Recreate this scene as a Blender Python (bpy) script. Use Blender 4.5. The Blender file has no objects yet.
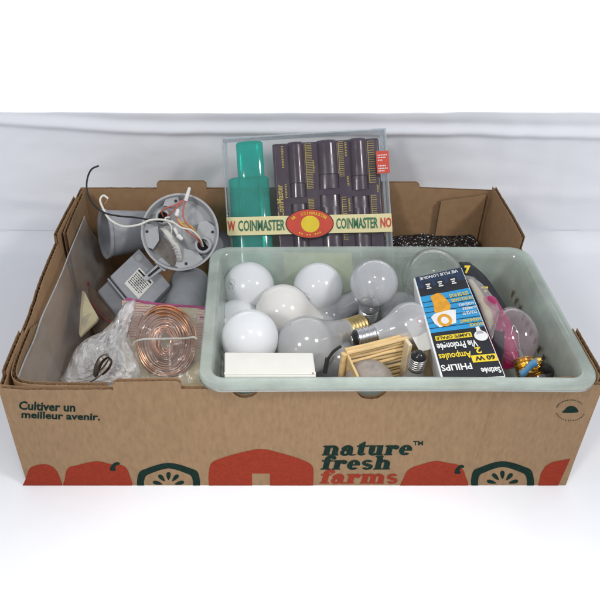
import bpy, bmesh, math, random
from mathutils import Vector, Matrix, noise
random.seed(7)
S = bpy.context.scene
COL = S.collection

# ------------------------------------------------------------------ camera
FPX, PITCH, PPX, PPY = 711.0, math.radians(37), 258.0, 300.0
CAM = Vector((0, -.519, .656))
cd = bpy.data.cameras.new('camera'); cam = bpy.data.objects.new('camera', cd); COL.objects.link(cam)
cam.location = CAM; cam.rotation_euler = (math.radians(90) - PITCH, 0, 0)
cd.sensor_width = 36; cd.lens = 36 * FPX / 600; cd.shift_x = .07
cd.clip_start = .01; cd.clip_end = 50
S.camera = cam
# ------------------------------------------------------------------ light
W = bpy.data.worlds.new('World'); S.world = W; W.use_nodes = True
bgn = W.node_tree.nodes['Background']
bgn.inputs[0].default_value = (.87, .925, 1, 1); bgn.inputs[1].default_value = .545
def area(name, loc, target, size, power, colour=(1, .97, .93)):
    l = bpy.data.lights.new(name, 'AREA'); l.shape = 'DISK'; l.size = size; l.energy = power; l.color = colour
    o = bpy.data.objects.new(name, l); COL.objects.link(o); o.location = loc
    o.rotation_euler = (Vector(target) - Vector(loc)).to_track_quat('-Z', 'Y').to_euler()
    return o
area('softbox', (-1.07, -1.43, 1.55), (.05, .15, .10), .38, 15.5)
area('softbox', (1.49, -.85, 1.78), (.05, .15, .10), .38, 19)
area('added_front_fill', (.04, -.46, 1.25), (.04, -.26, 0), .25, .95).data.spread = math.radians(42)  # added narrow fill with no known source, whitens the table before the box
wl = area('added_wall_fill', (.04, .72, .75), (.04, 1.0, .16), .10, 6, (1, 1, 1)).data  # added fill hidden behind the cloth, brightens the wall to white
wl.shape = 'RECTANGLE'; wl.size = 1.5; wl.size_y = .08; wl.spread = math.radians(80)
S.view_settings.view_transform = 'Standard'
try: S.view_settings.look = 'None'
except Exception: pass
S.view_settings.exposure = 0; S.view_settings.gamma = 1
S.cycles.max_bounces = 10; S.cycles.transparent_max_bounces = 24

# ------------------------------------------------------------------ camera-matched survey of the photo
SP, CP = math.sin(PITCH), math.cos(PITCH)
RV, UV, OV = Vector((1, 0, 0)), Vector((0, SP, CP)), Vector((0, -CP, SP))     # right, up, towards the viewer
def ray(px, py):
    u, v = (px - PPX) / FPX, (py - PPY) / FPX
    return Vector((u, CP - SP * v, -SP - CP * v))
def at(px, py, t): return CAM + ray(px, py) * t                 # at view depth t
def atz(px, py, z): r = ray(px, py); return CAM + r * ((z - CAM.z) / r.z)
def aty(px, py, y): r = ray(px, py); return CAM + r * ((y - CAM.y) / r.y)
def dirc(r, u, o): return (RV * r + UV * u + OV * o).normalized()

# ------------------------------------------------------------------ materials
MATS = {}
def nt(name):
    m = bpy.data.materials.new(name); m.use_nodes = True
    n = m.node_tree.nodes; n.clear(); l = m.node_tree.links
    out = n.new('ShaderNodeOutputMaterial'); MATS[name] = m
    return m, n, l, out
def noise_col(n, l, c, var, scale, detail=4, stretch=None):
    tc = n.new('ShaderNodeTexCoord'); nz = n.new('ShaderNodeTexNoise'); nz.inputs['Scale'].default_value = scale; nz.inputs['Detail'].default_value = detail
    src = tc.outputs['Object']
    if stretch:
        mp = n.new('ShaderNodeMapping'); mp.inputs['Scale'].default_value = stretch; l.new(src, mp.inputs[0]); src = mp.outputs[0]
    l.new(src, nz.inputs['Vector'])
    r = n.new('ShaderNodeValToRGB'); e = r.color_ramp.elements
    e[0].position = .3; e[1].position = .7
    e[0].color = tuple(max(0, x * (1 - var)) for x in c) + (1,); e[1].color = tuple(min(1, x * (1 + var)) for x in c) + (1,)
    l.new(nz.outputs[0], r.inputs[0]); return r.outputs[0], nz
def mat(name, c, rough=.5, metal=0, var=.08, scale=60, bump=0, bscale=None, spec=.5, trans=0, coat=0, stretch=None, bdist=.001):
    m, n, l, out = nt(name)
    b = n.new('ShaderNodeBsdfPrincipled')
    co, nz = noise_col(n, l, c, var, scale, 4, stretch); l.new(co, b.inputs['Base Color'])
    b.inputs['Roughness'].default_value = rough; b.inputs['Metallic'].default_value = metal
    b.inputs['Specular IOR Level'].default_value = spec; b.inputs['Coat Weight'].default_value = coat
    if bump:
        n2 = nz
        if bscale:
            n2 = n.new('ShaderNodeTexNoise'); n2.inputs['Scale'].default_value = bscale; n2.inputs['Detail'].default_value = 5
            tc = n.new('ShaderNodeTexCoord'); l.new(tc.outputs['Object'], n2.inputs['Vector'])
        bp = n.new('ShaderNodeBump'); bp.inputs['Strength'].default_value = bump; bp.inputs['Distance'].default_value = bdist
        l.new(n2.outputs[0], bp.inputs['Height']); l.new(bp.outputs[0], b.inputs['Normal'])
    if 'bulb' in name or 'plastic' in name or 'paint' in name:
        n3 = n.new('ShaderNodeTexNoise'); n3.inputs['Scale'].default_value = 45; n3.inputs['Detail'].default_value = 8; t3 = n.new('ShaderNodeTexCoord'); l.new(t3.outputs['Object'], n3.inputs['Vector'])
        r3 = n.new('ShaderNodeMapRange'); r3.inputs[1].default_value = .4; r3.inputs[2].default_value = .68; r3.inputs[3].default_value = rough * .8; r3.inputs[4].default_value = min(1, rough * 2.2)
        l.new(n3.outputs[0], r3.inputs[0]); l.new(r3.outputs[0], b.inputs['Roughness'])
    sh = b.outputs[0]
    if trans:
        tl = n.new('ShaderNodeBsdfTranslucent'); l.new(co, tl.inputs[0])
        mx = n.new('ShaderNodeMixShader'); mx.inputs[0].default_value = trans; l.new(sh, mx.inputs[1]); l.new(tl.outputs[0], mx.inputs[2]); sh = mx.outputs[0]
    l.new(sh, out.inputs[0]); return m
def film(name, tint, body, haze, rough=.08, gloss=1.0, var=.25, scale=30, bump=0, bscale=40, bdist=.002, transl=.4):
    """thin plastic or glass: clear part, a hazy body part, and a glossy skin"""
    m, n, l, out = nt(name)
    tr = n.new('ShaderNodeBsdfTransparent'); tr.inputs[0].default_value = tint + (1,)
    co, nz = noise_col(n, l, body, .05, scale)
    df = n.new('ShaderNodeBsdfDiffuse'); l.new(co, df.inputs[0])
    tl = n.new('ShaderNodeBsdfTranslucent'); l.new(co, tl.inputs[0])
    mb_ = n.new('ShaderNodeMixShader'); mb_.inputs[0].default_value = transl; l.new(df.outputs[0], mb_.inputs[1]); l.new(tl.outputs[0], mb_.inputs[2])
    mr = n.new('ShaderNodeMapRange'); mr.inputs[1].default_value = .3; mr.inputs[2].default_value = .7
    mr.inputs[3].default_value = max(0, haze * (1 - var)); mr.inputs[4].default_value = min(1, haze * (1 + var)); l.new(nz.outputs[0], mr.inputs[0])
    mx = n.new('ShaderNodeMixShader'); l.new(mr.outputs[0], mx.inputs[0]); l.new(tr.outputs[0], mx.inputs[1]); l.new(mb_.outputs[0], mx.inputs[2])
    gl = n.new('ShaderNodeBsdfGlossy'); gl.inputs['Roughness'].default_value = rough
    fr = n.new('ShaderNodeLayerWeight'); fr.inputs[0].default_value = .5
    pw = n.new('ShaderNodeMath'); pw.operation = 'POWER'; pw.inputs[1].default_value = 4.5; l.new(fr.outputs['Facing'], pw.inputs[0])
    sc_ = n.new('ShaderNodeMath'); sc_.operation = 'MULTIPLY_ADD'; sc_.inputs[1].default_value = .7; sc_.inputs[2].default_value = .045; l.new(pw.outputs[0], sc_.inputs[0])
    ml = n.new('ShaderNodeMath'); ml.operation = 'MULTIPLY'; ml.inputs[1].default_value = gloss; ml.use_clamp = True; l.new(sc_.outputs[0], ml.inputs[0])
    m2 = n.new('ShaderNodeMixShader'); l.new(ml.outputs[0], m2.inputs[0]); l.new(mx.outputs[0], m2.inputs[1]); l.new(gl.outputs[0], m2.inputs[2])
    if bump:
        n2 = n.new('ShaderNodeTexNoise'); n2.inputs['Scale'].default_value = bscale; n2.inputs['Detail'].default_value = 6; n2.inputs['Distortion'].default_value = 1.5
        tc = n.new('ShaderNodeTexCoord'); l.new(tc.outputs['Object'], n2.inputs['Vector'])
        bp = n.new('ShaderNodeBump'); bp.inputs['Strength'].default_value = bump; bp.inputs['Distance'].default_value = bdist; l.new(n2.outputs[0], bp.inputs['Height'])
        for nd in (df, tl, gl, fr): l.new(bp.outputs[0], nd.inputs['Normal'])
    l.new(m2.outputs[0], out.inputs[0]); return m
M = {}
M['cloth'] = mat('white_cloth', (.79, .805, .85), .9, var=.02, scale=8, bump=.15, bscale=900, spec=.1)
M['wall'] = mat('added_white_wall', (.88, .88, .88), .9, var=.01, scale=5, spec=.1)
M['card'] = mat('cardboard', (.272, .177, .101), .85, var=.11, scale=260, bump=.12, bscale=700, spec=.15, stretch=(1, 1, .35))
M['card_in'] = mat('cardboard_inside', (.35, .215, .120), .88, var=.08, scale=90, bump=.12, bscale=500, spec=.12)
M['flute'] = mat('cardboard_fluting', (.30, .185, .11), .9, var=.1, scale=200, spec=.1)
M['ink'] = mat('dark_green_ink', (.008, .024, .019), .8, var=.3, scale=400, spec=.08)
M['red_ink'] = mat('red_ink', (.25, .034, .017), .8, var=.12, scale=350, spec=.08)
M['tray'] = film('pale_green_plastic', (.92, .955, .935), (.70, .78, .73), .46, .18, 1.2, .18, 26, bump=.08, bscale=300, bdist=.0004, transl=.45)
M['white_glass'] = mat('white_bulb_glass', (.80, .815, .84), .13, var=.02, scale=40, spec=.5, trans=.12, bump=.02, bscale=60)
M['cream_glass'] = mat('cream_bulb_glass', (.82, .80, .77), .13, var=.02, scale=40, spec=.5, trans=.12, bump=.02, bscale=60)
M['frost'] = film('frosted_bulb_glass', (.9, .9, .91), (.70, .70, .71), .60, .14, 1.2, .06, 30, transl=.35)
M['frost2'] = film('thin_frosted_glass', (.95, .95, .97), (.78, .79, .82), .56, .10, 1.5, .08, 40, transl=.35)
M['clear'] = film('clear_bulb_glass', (.95, .96, .95), (.75, .78, .76), .10, .05, 1.5, .3, 60)
M['pinkclear'] = film('clear_pinkish_glass', (.96, .90, .93), (.75, .66, .70), .14, .05, 1.7, .3, 60)
M['brownfrost'] = film('dusty_frosted_glass', (.82, .78, .74), (.50, .44, .40), .80, .2, .8, .12, 90, transl=.3)
M['alu'] = mat('aluminium', (.66, .66, .67), .28, 1, var=.12, scale=120, bump=.05)
M['brass'] = mat('brass', (.46, .345, .165), .38, 1, var=.2, scale=120, bump=.05)
M['gold'] = mat('gold_metal', (.80, .52, .12), .25, 1, var=.15, scale=120)
M['steel'] = mat('dull_steel', (.40, .39, .38), .35, 1, var=.2, scale=120)
M['black'] = mat('black_glass', (.012, .012, .013), .2, var=.2)
M['blackpl'] = mat('black_plastic', (.015, .015, .016), .4, var=.2)
M['grey'] = mat('grey_painted_metal', (.30, .31, .335), .42, var=.06, scale=80, bump=.06, bscale=400)
M['greyl'] = mat('light_grey_painted_metal', (.42, .43, .445), .42, var=.06, scale=80, bump=.06, bscale=400)
M['greyd'] = mat('grey_plastic', (.17, .175, .19), .45, var=.08, scale=60, bump=.05, bscale=300)
M['lens'] = film('milky_sensor_lens', (.7, .75, .72), (.36, .39, .37), .75, .25, 1, .1, 40)
M['paper'] = mat('white_paper', (.665, .655, .615), .7, var=.025, scale=60, bump=.05)
M['cream'] = mat('cream_paper', (.60, .52, .33), .8, var=.06, scale=80)
M['white'] = mat('white_plastic', (.78, .78, .76), .4, var=.04)
M['insul'] = mat('white_wire_insulation', (.76, .745, .68), .4, var=.06)
M['redw'] = mat('red_wire_insulation', (.52, .13, .10), .45, var=.1)
M['yelw'] = mat('yellow_wire_insulation', (.60, .40, .07), .45, var=.1)
M['copper'] = mat('copper', (.72, .36, .20), .26, 1, var=.12, scale=160)
M['pinkf'] = film('pink_zip_plastic', (.9, .5, .7), (.60, .16, .38), .7, .2, 1)
M['clearf'] = film('clear_bag_plastic', (.97, .97, .97), (.82, .79, .78), .20, .12, 1.3, .5, 60, bump=.5, bscale=55, bdist=.004)
M['milky'] = film('milky_bag_plastic', (.95, .95, .95), (.93, .93, .94), .70, .12, 1.7, .30, 22, bump=.2, bscale=45, bdist=.005, transl=.35)
M['sleeve'] = film('dusty_clear_plastic', (.97, .97, .97), (.78, .76, .73), .24, .2, 1.2, .3, 14, bump=.3, bscale=25, bdist=.004, transl=.3)
M['casef'] = film('clear_case_plastic', (.99, .99, .99), (.8, .82, .85), .03, .05, .8, .3, 20, bump=.1, bscale=18, bdist=.002)
M['caseedge'] = film('clear_case_edge', (.9, .93, .95), (.75, .8, .84), .5, .1, 1.3, .2, 60)
M['greenpl'] = film('clear_green_plastic', (.04, .90, .80), (.0, .56, .48), .46, .09, 1.3, .25, 25, transl=.4)
M['purple'] = mat('dark_purple_plastic', (.050, .024, .046), .2, var=.15, scale=50, spec=.6, bump=.02, bscale=60)
M['goldink'] = mat('gold_ink', (.50, .38, .08), .5, var=.1)
M['yelcard'] = mat('yellow_paper', (.66, .60, .22), .6, var=.05)
M['band'] = mat('pale_yellow_paper', (.80, .72, .40), .55, var=.03)
M['grnink'] = mat('green_ink', (.03, .16, .085), .5, var=.1)
M['redpr'] = mat('bright_red_print', (.62, .065, .035), .45, var=.06)
M['yelpr'] = mat('bright_yellow_print', (.80, .60, .03), .6, var=.06)
M['orange'] = mat('orange_print', (.72, .33, .02), .6, var=.15, scale=150)
M['blkpr'] = mat('black_print', (.010, .012, .018), .6, var=.2)
M['navy'] = mat('navy_print', (.012, .03, .075), .6, var=.2)
M['bluepr'] = mat('bright_blue_print', (.02, .30, .62), .6, var=.05)
M['whitepr'] = mat('white_print', (.78, .78, .78), .6, var=.04)
M['wood'] = mat('pale_basket_wood', (.70, .50, .245), .6, var=.22, scale=90, bump=.2, stretch=(.25, .25, 2))
M['woodl'] = mat('light_basket_post', (.74, .62, .42), .6, var=.12, scale=80, bump=.15)
M['pinkcl'] = film('pink_cellophane', (.95, .25, .52), (.72, .06, .26), .62, .12, 1.2, .4, 60, bump=.5, bscale=60)
M['blue'] = mat('blue_plastic', (.07, .22, .40), .4, var=.15)
M['bluecl'] = mat('blue_cloth', (.10, .15, .27), .8, var=.2, scale=90)
M['brownbk'] = mat('dark_brown_card', (.10, .065, .045), .7, var=.2)
M['darkred'] = mat('dark_red_edge', (.22, .03, .03), .6, var=.2)
M['wbrown'] = mat('dark_grey_metal', (.16, .14, .125), .35, .8, var=.35, scale=90)
M['sequin'] = mat('black_sequin', (.014, .014, .017), .22, var=.3, scale=300, spec=.8)
M['silverbit'] = mat('silver_bead', (.75, .75, .78), .15, .9, var=.1)
M['greyprint'] = mat('grey_etched_print', (.26, .27, .30), .6, var=.2)

# ------------------------------------------------------------------ mesh helpers
class MB:
    def __init__(s): s.v = []; s.f = []
    def quadgrid(s, pts, nu, nv, cu=False, cv=False, skip=None):
        b = len(s.v); s.v += [tuple(p) for p in pts]
        for i in range(nu if cu else nu - 1):
            for j in range(nv if cv else nv - 1):
                if skip and skip(i, j): continue
                i2, j2 = (i + 1) % nu, (j + 1) % nv
                s.f.append((b + i * nv + j, b + i2 * nv + j, b + i2 * nv + j2, b + i * nv + j2))
        return s
    def poly(s, pts):
        b = len(s.v); s.v += [tuple(p) for p in pts]; s.f.append(tuple(range(b, b + len(pts)))); return s
    def hexa(s, p):       # 8 corners: bottom loop 0-3, top loop 4-7
        b = len(s.v); s.v += [tuple(q) for q in p]
        for f in ((3, 2, 1, 0), (4, 5, 6, 7), (0, 1, 5, 4), (1, 2, 6, 5), (2, 3, 7, 6), (3, 0, 4, 7)): s.f.append(tuple(b + i for i in f))
        return s
    def box(s, o, a, b_, c):  # corner + three edge vectors
        o, a, b_, c = map(Vector, (o, a, b_, c))
        return s.hexa([o, o + a, o + a + b_, o + b_, o + c, o + a + c, o + a + b_ + c, o + b_ + c])
    def lathe(s, prof, n=40, mtx=None, rfun=None):
        pts = []
        for k in range(n):
            a = 2 * math.pi * k / n
            for (r, z) in prof:
                rr = rfun(r, z, a) if rfun else r
                p = Vector((rr * math.cos(a), rr * math.sin(a), z)); pts.append(mtx @ p if mtx else p)
        return s.quadgrid(pts, n, len(prof), cu=True)
    def tube(s, ctrl, r, n=8, sub=8, closed=False, raw=False):
        P = [Vector(p) for p in ctrl]
        Q = P if raw else catmull(P, sub, closed)
        m = len(Q); pts = []; prev = None
        for i in range(m):
            t = (Q[(i + 1) % m] - Q[i - 1]) if closed else (Q[min(i + 1, m - 1)] - Q[max(i - 1, 0)])
            if t.length < 1e-9: t = Vector((0, 0, 1))
            t.normalize()
            if prev is None: x = t.orthogonal().normalized()
            else:
                x = prev - t * prev.dot(t); x = x.normalized() if x.length > 1e-6 else t.orthogonal().normalized()
            prev = x; y = t.cross(x)
            rr = r(i / max(1, m - 1)) if callable(r) else r
            for k in range(n):
                a = 2 * math.pi * k / n; pts.append(Q[i] + (x * math.cos(a) + y * math.sin(a)) * rr)
        b = len(s.v); s.quadgrid(pts, m, n, cu=closed, cv=True)
        if not closed:
            s.f.append(tuple(b + k for k in range(n))[::-1]); s.f.append(tuple(b + (m - 1) * n + k for k in range(n)))
        return s
def catmull(P, sub=8, closed=False):
    out = []; n = len(P)
    for i in range(n if closed else n - 1):
        g = (lambda k: P[k % n]) if closed else (lambda k: P[max(0, min(n - 1, k))])
        p0, p1, p2, p3 = g(i - 1), g(i), g(i + 1), g(i + 2)
        for j in range(sub):
            t = j / sub
            out.append(.5 * ((2 * p1) + (p2 - p0) * t + (2 * p0 - 5 * p1 + 4 * p2 - p3) * t * t + (3 * p1 - p0 - 3 * p2 + p3) * t ** 3))
    if not closed: out.append(P[-1].copy())
    return out
def wloc(o):
    v = Vector((0, 0, 0))
    while o: v = v + o.location; o = o.parent
    return v
def obj(name, mb, m, parent=None, smooth=True, local=False):
    me = bpy.data.meshes.new(name); off = Vector((0, 0, 0)) if (local or not parent) else wloc(parent)
    me.from_pydata([tuple(Vector(v) - off) for v in mb.v], [], mb.f); me.update()
    if len(me.polygons) < 60000:
        bm = bmesh.new(); bm.from_mesh(me); bmesh.ops.recalc_face_normals(bm, faces=bm.faces); bm.to_mesh(me); bm.free()
    me.materials.append(M[m])
    if smooth:
        for p in me.polygons: p.use_smooth = True
        try: me.set_sharp_from_angle(angle=math.radians(40))
        except Exception: pass
    o = bpy.data.objects.new(name, me); COL.objects.link(o)
    if parent: o.parent = parent
    return o
def tag(o, label, cat, group=None):
    o['label'] = label; o['category'] = cat
    if group: o['group'] = group
    return o
def thing(name, label, cat, loc=(0, 0, 0), group=None):
    o = bpy.data.objects.new(name, None); o.empty_display_size = .02; COL.objects.link(o); o.location = loc
    return tag(o, label, cat, group)
def struct(o): o['kind'] = 'structure'; return o
def bevel(o, w, seg=2):
    md = o.modifiers.new('bevel', 'BEVEL'); md.width = w; md.segments = seg; md.limit_method = 'ANGLE'; md.angle_limit = math.radians(35); return o
def solid(o, t, off=0):
    md = o.modifiers.new('solidify', 'SOLIDIFY'); md.thickness = t; md.offset = off; return o

_tc = {}
def glyphs(s, bold, shear):
    k = (s, bold, shear)
    if k not in _tc:
        c = bpy.data.curves.new('lettering', 'FONT'); c.body = s; c.size = 1; c.offset = bold; c.shear = shear; c.resolution_u = 2
        o = bpy.data.objects.new('lettering', c); COL.objects.link(o)
        dg = bpy.context.evaluated_depsgraph_get(); me = bpy.data.meshes.new_from_object(o.evaluated_get(dg))
        vs = [(v.co.x, v.co.y) for v in me.vertices]; fs = [tuple(p.vertices) for p in me.polygons]
        bpy.data.objects.remove(o); bpy.data.curves.remove(c); bpy.data.meshes.remove(me)
        x0 = min(v[0] for v in vs); x1 = max(v[0] for v in vs); y0 = min(v[1] for v in vs); y1 = max(v[1] for v in vs)
        _tc[k] = ([((x - x0) / (x1 - x0), (y - y0) / (y1 - y0)) for x, y in vs], fs)
    return _tc[k]
def text(mb, s, f, x0, y0, x1, y1, bold=.0, shear=0):
    """letters fitted between (x0,y0) = lower left and (x1,y1) = upper right of the map f"""
    vs, fs = glyphs(s, bold, shear); b = len(mb.v)
    mb.v += [tuple(f(x0 + (x1 - x0) * u, y0 + (y1 - y0) * v)) for u, v in vs]
    mb.f += [tuple(b + i for i in q) for q in fs]
def rect(mb, f, x0, y0, x1, y1, n=1):
    for i in range(n):
        a, b = x0 + (x1 - x0) * i / n, x0 + (x1 - x0) * (i + 1) / n
        mb.poly([f(a, y0), f(b, y0), f(b, y1), f(a, y1)])
def disc2(mb, f, cx, cy, rx, ry, n=28, rot=0):
    c, s_ = math.cos(rot), math.sin(rot)
    pts = []
    for k in range(n):
        a = 2 * math.pi * k / n; x, y = rx * math.cos(a), ry * math.sin(a)
        pts.append(f(cx + x * c - y * s_, cy + x * s_ + y * c))
    mb.poly(pts)

# ------------------------------------------------------------------ the setting: white cloth, and an added bright wall behind it
def fbm(x, y, z=0, o=4): return noise.fractal(Vector((x, y, z)), 1.0, 2.0, o)
YB = .505; HEM = .2385
def cloth_pt(x, s):
    """s: metres along the cloth from the front of the table, over the cove and up"""
    y_flat = YB - .035; R = .035; L = y_flat + 1.6
    if s < L:
        y = s - 1.6; z = 0
        d = max(0, min(1, (y - .43) / .04)); return Vector((x, y, z - .0005 + .0 * d))
    a = (s - L) / R
    if a < math.pi / 2: return Vector((x, y_flat + R * math.sin(a), R * (1 - math.cos(a))))
    z = R + (s - L - R * math.pi / 2)
    fold = .2115 + .013 * math.exp(-((x + .42) / .16) ** 2) - .0075 * max(0, min(1, (x + .1) / .4)) + .002 * math.sin(x * 9)
    d = z - fold
    dy = -.0045 * math.exp(-((d) / .006) ** 2) + .003 * math.exp(-((d - .014) / .008) ** 2)
    dy += -.003 * (1 / (1 + math.exp(-d / .004)))
    dy += .007 * fbm(x * 3.2, z * 4.5, 1.7) + .0022 * fbm(x * 9, z * 12, 5.2) + .0035 * fbm(x * 13, z * 3.0, 2.2) * smooth_step(x, -.1, .35)
    dy += -.005 * math.exp(-((z - .095 - .03 * fbm(x * 1.5, 3)) / .012) ** 2) * .4
    return Vector((x, YB + dy, z))
mb = MB(); xs = [-1.4 + 2.9 * i / 300 for i in range(301)]
def smooth_step(x, a, b): t = max(0, min(1, (x - a) / (b - a))); return t * t * (3 - 2 * t)
L0 = YB - .035 + 1.6
ss = [0, .5, 1.0, 1.3, 1.5, 1.6, 1.8, 2.0, 2.02, L0 - .005] + [L0 + .055 * i / 12 for i in range(13)]
s_top = L0 + .035 * math.pi / 2 + (HEM - .035)
s_now = ss[-1]; nrow = 110
ss += [s_now + (s_top - s_now) * (i + 1) / nrow for i in range(nrow)]
pts = [cloth_pt(x, s) for x in xs for s in ss]
o = struct(solid(obj('white_cloth_backdrop', mb.quadgrid(pts, len(xs), len(ss)), 'cloth'), .001, -1))
mb = MB(); mb.quadgrid([Vector((x, 1.0, z)) for x in (-2.2, 2.3) for z in (-.2, 1.6)], 2, 2)
struct(obj('wall', mb, 'wall'))  # invented wall, put in so bright white shows above the cloth hem

# ------------------------------------------------------------------ the cardboard box
XL, XR, ZT, DEPTH, T = -.2620, .3500, .1540, .420, .0052
def fpx(px): return (px - 258) * .717 / 711
box = thing('cardboard_box', 'large open brown cardboard produce box with red pepper print holding everything', 'cardboard box', (.044, .21, 0))
def smooth_step(x, a, b): t = max(0, min(1, (x - a) / (b - a))); return t * t * (3 - 2 * t)
def corr(name, pos, us, top, bottom=.001, wl=.0072, nv=9, m_out='card', m_in='card_in', amp=None, end_faces=True):
    """corrugated panel: pos(u, z, w) with w = 0 outside .. T inside; liners, and a wavy sheet between them seen from the edge"""
    e = .00055
    def liner(w0, w1, mname, nm):
        mb = MB(); pts = []
        for u in us:
            t = top(u)
            for k in range(nv): pts.append(pos(u, bottom + (t - bottom) * k / (nv - 1), w0))
            for k in range(nv): pts.append(pos(u, bottom + (t - bottom) * (nv - 1 - k) / (nv - 1), w1))
        n0 = len(us); mb.quadgrid(pts, n0, 2 * nv, cv=True)
        mb.f.append(tuple(range(2 * nv))); mb.f.append(tuple((n0 - 1) * 2 * nv + k for k in range(2 * nv))[::-1])
        return mb
    a = liner(0, e, m_out, name); b = liner(T - e, T, m_in, name)
    mb = MB(); pts = []
    for u in us:
        w = T / 2 + (T / 2 - e) * math.sin(2 * math.pi * u / wl); t = top(u) - .0012 - .0022 * random.random()
        pts += [pos(u, bottom + (t - bottom) * k / (nv - 1), w) for k in range(nv)]
    mb.quadgrid(pts, len(us), nv)
    p = obj(name, a, m_out, box)
    obj('inner_liner', b, m_in, p); obj('fluting', mb, 'flute', p)
    return p
def samples(a, b, step, extra=()):
    n = int((b - a) / step); s = [a + (b - a) * i / n for i in range(n + 1)]
    for x in extra: s += [x - 1e-6, x + 1e-6]
    return sorted(s)
def ragged(u, k=1.0): return .0008 * k * noise.noise(Vector((u * 90, k, 0))) + .0007 * k * noise.noise(Vector((u * 400, 3, k)))
N1, N2 = fpx(245), fpx(372)
TA, TB, TC_, TD = fpx(113), fpx(181), fpx(433), fpx(497)
def front_top(u):
    z = .1520 + ragged(u)
    for c, r in ((N1, .0135), (N2, .0150)):
        if abs(u - c) < r: return .1525 - math.sqrt(r * r - (u - c) ** 2) * .92 + ragged(u)
    if TA <= u <= TB: z = .1615 + .0015 * (u - TA) / (TB - TA) - .004 * max(0, 1 - min(u - TA, TB - u) / .005) ** 2
    elif u < TA: z = .1512 + .0025 * smooth_step(u, XL + .03, XL) + ragged(u)
    elif TC_ <= u <= TD: z = .1585 - .003 * max(0, 1 - min(u - TC_, TD - u) / .004) ** 2
    elif u > TD: z = .1505 + .0035 * smooth_step(u, .30, XR) + ragged(u)
    return z
def front_y(x, z):
    y = (.0016 * math.exp(-((x - .2425) / .0022) ** 2) - .0008 * math.exp(-((x - .2375) / .003) ** 2)) * smooth_step(z, .030, .06)
    y += .0016 * fbm(x * 5, z * 6, 9, 2) * smooth_step(z, .0, .05)
    y += .004 * smooth_step(x, .243, .345) * z / .154
    return y
corr('front_panel', lambda u, z, w: Vector((u, front_y(u, z) + w, z)), samples(XL, XR, .0012, (TA, TB, TC_, TD, N1 - .0135, N1 + .0135, N2 - .015, N2 + .015)), front_top)
def back_top(u):
    z = .1570 + ragged(u)
    if fpx_b(158) <= u <= fpx_b(207): z = .1690 - .004 * max(0, 1 - min(u - fpx_b(158), fpx_b(207) - u) / .004)
    if fpx_b(372) <= u <= fpx_b(418): z = .1665 - .004 * max(0, 1 - min(u - fpx_b(372), fpx_b(418) - u) / .004)
    if u > fpx_b(418): z = .1575 - .004 * (u - fpx_b(418)) / .1
    return z
def fpx_b(px): return (px - 258) * 1.055 / 711
corr('back_panel', lambda u, z, w: Vector((u, DEPTH - w - .002 * fbm(u * 5, z * 7, 2, 2), z)), samples(XL, XR, .002, (fpx_b(158), fpx_b(207), fpx_b(372), fpx_b(418))), back_top)
def left_top(u):
    z = .1535 + ragged(u, 1.5)
    if u > .272: z = .1675 - .0005 * (u - .27) * 60 + ragged(u)
    if u > .38: z = .158
    if u < .085: z = .1590 + ragged(u)
    if u < .018: z = .1535
    return z
corr('side_panel', lambda u, z, w: Vector((XL + w + .004 * fbm(u * 6, z * 8, 4, 2) - .004 * math.sin(math.pi * u / .42) * z / .154, u, z)), samples(T, DEPTH - T, .0018, (.272, .38, .085)), left_top)
def right_top(u):
    z = .143 + ragged(u, 1.5)
    if u > .276: z = .1610 - .02 * max(0, (.281 - u)) + ragged(u)
    if u < .083: z = .1640 - .07 * max(0, .02 - u) + ragged(u)
    return z
corr('side_panel', lambda u, z, w: Vector((XR - w + .003 * fbm(u * 6, z * 8, 14, 2), u, z)), samples(T + .004, DEPTH - T, .0018, (.276, .083)), right_top)
# doubled ply folded inside the front left and the left wall, and the corner flaps
def flap_path(path, top, name, wl=.0072):
    P = catmull([Vector(p) for p in path], 60); L = [0]
    for i in range(1, len(P)): L.append(L[-1] + (P[i] - P[i - 1]).length)
    def pos(u, z, w):
        i = 0
        lo, hi = 0, len(L) - 1
        while hi - lo > 1:
            m_ = (lo + hi) // 2
            if L[m_] <= u: lo = m_
            else: hi = m_
        d = (P[hi] - P[lo]); t = (u - L[lo]) / max(1e-9, L[hi] - L[lo]); p = P[lo] + d * t; d.normalize()
        nrm = Vector((-d.y, d.x, 0)); q = p + nrm * w; return Vector((q.x, q.y, z))
    corr(name, pos, samples(0, L[-1], .0012), lambda u: top(u / L[-1]), .02, wl)
flap_path([(-.154, .0098, 0), (-.19, .0095, 0), (-.228, .0098, 0), (-.246, .016, 0), (-.2515, .035, 0), (-.2525, .075, 0), (-.2525, .14, 0)], lambda t: .1520 + .0025 * math.sin(3 * t) - .10 * max(0, t - .80) + ragged(t), 'corner_flap')
flap_path([(.243, .0115, 0), (.30, .0135, 0), (.335, .0145, 0), (.3435, .022, 0), (.3445, .045, 0), (.3445, .075, 0)], lambda t: .147 + .010 * t + ragged(t), 'corner_flap')
flap_path([(.3350, .413, 0), (.3150, .4110, 0), (.2700, .4112, 0)], lambda t: .1515 - .01 * t + ragged(t), 'corner_flap')
flap_path([(-.2525, .285, 0), (-.2530, .34, 0), (-.2515, .40, 0)], lambda t: .1610 + ragged(t), 'corner_flap')
mb = MB(); mb.box((XL + .006, .006, .0015), (XR - XL - .012, 0, 0), (0, DEPTH - .012, 0), (0, 0, .003)); obj('box_floor', mb, 'card_in', box)

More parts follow.
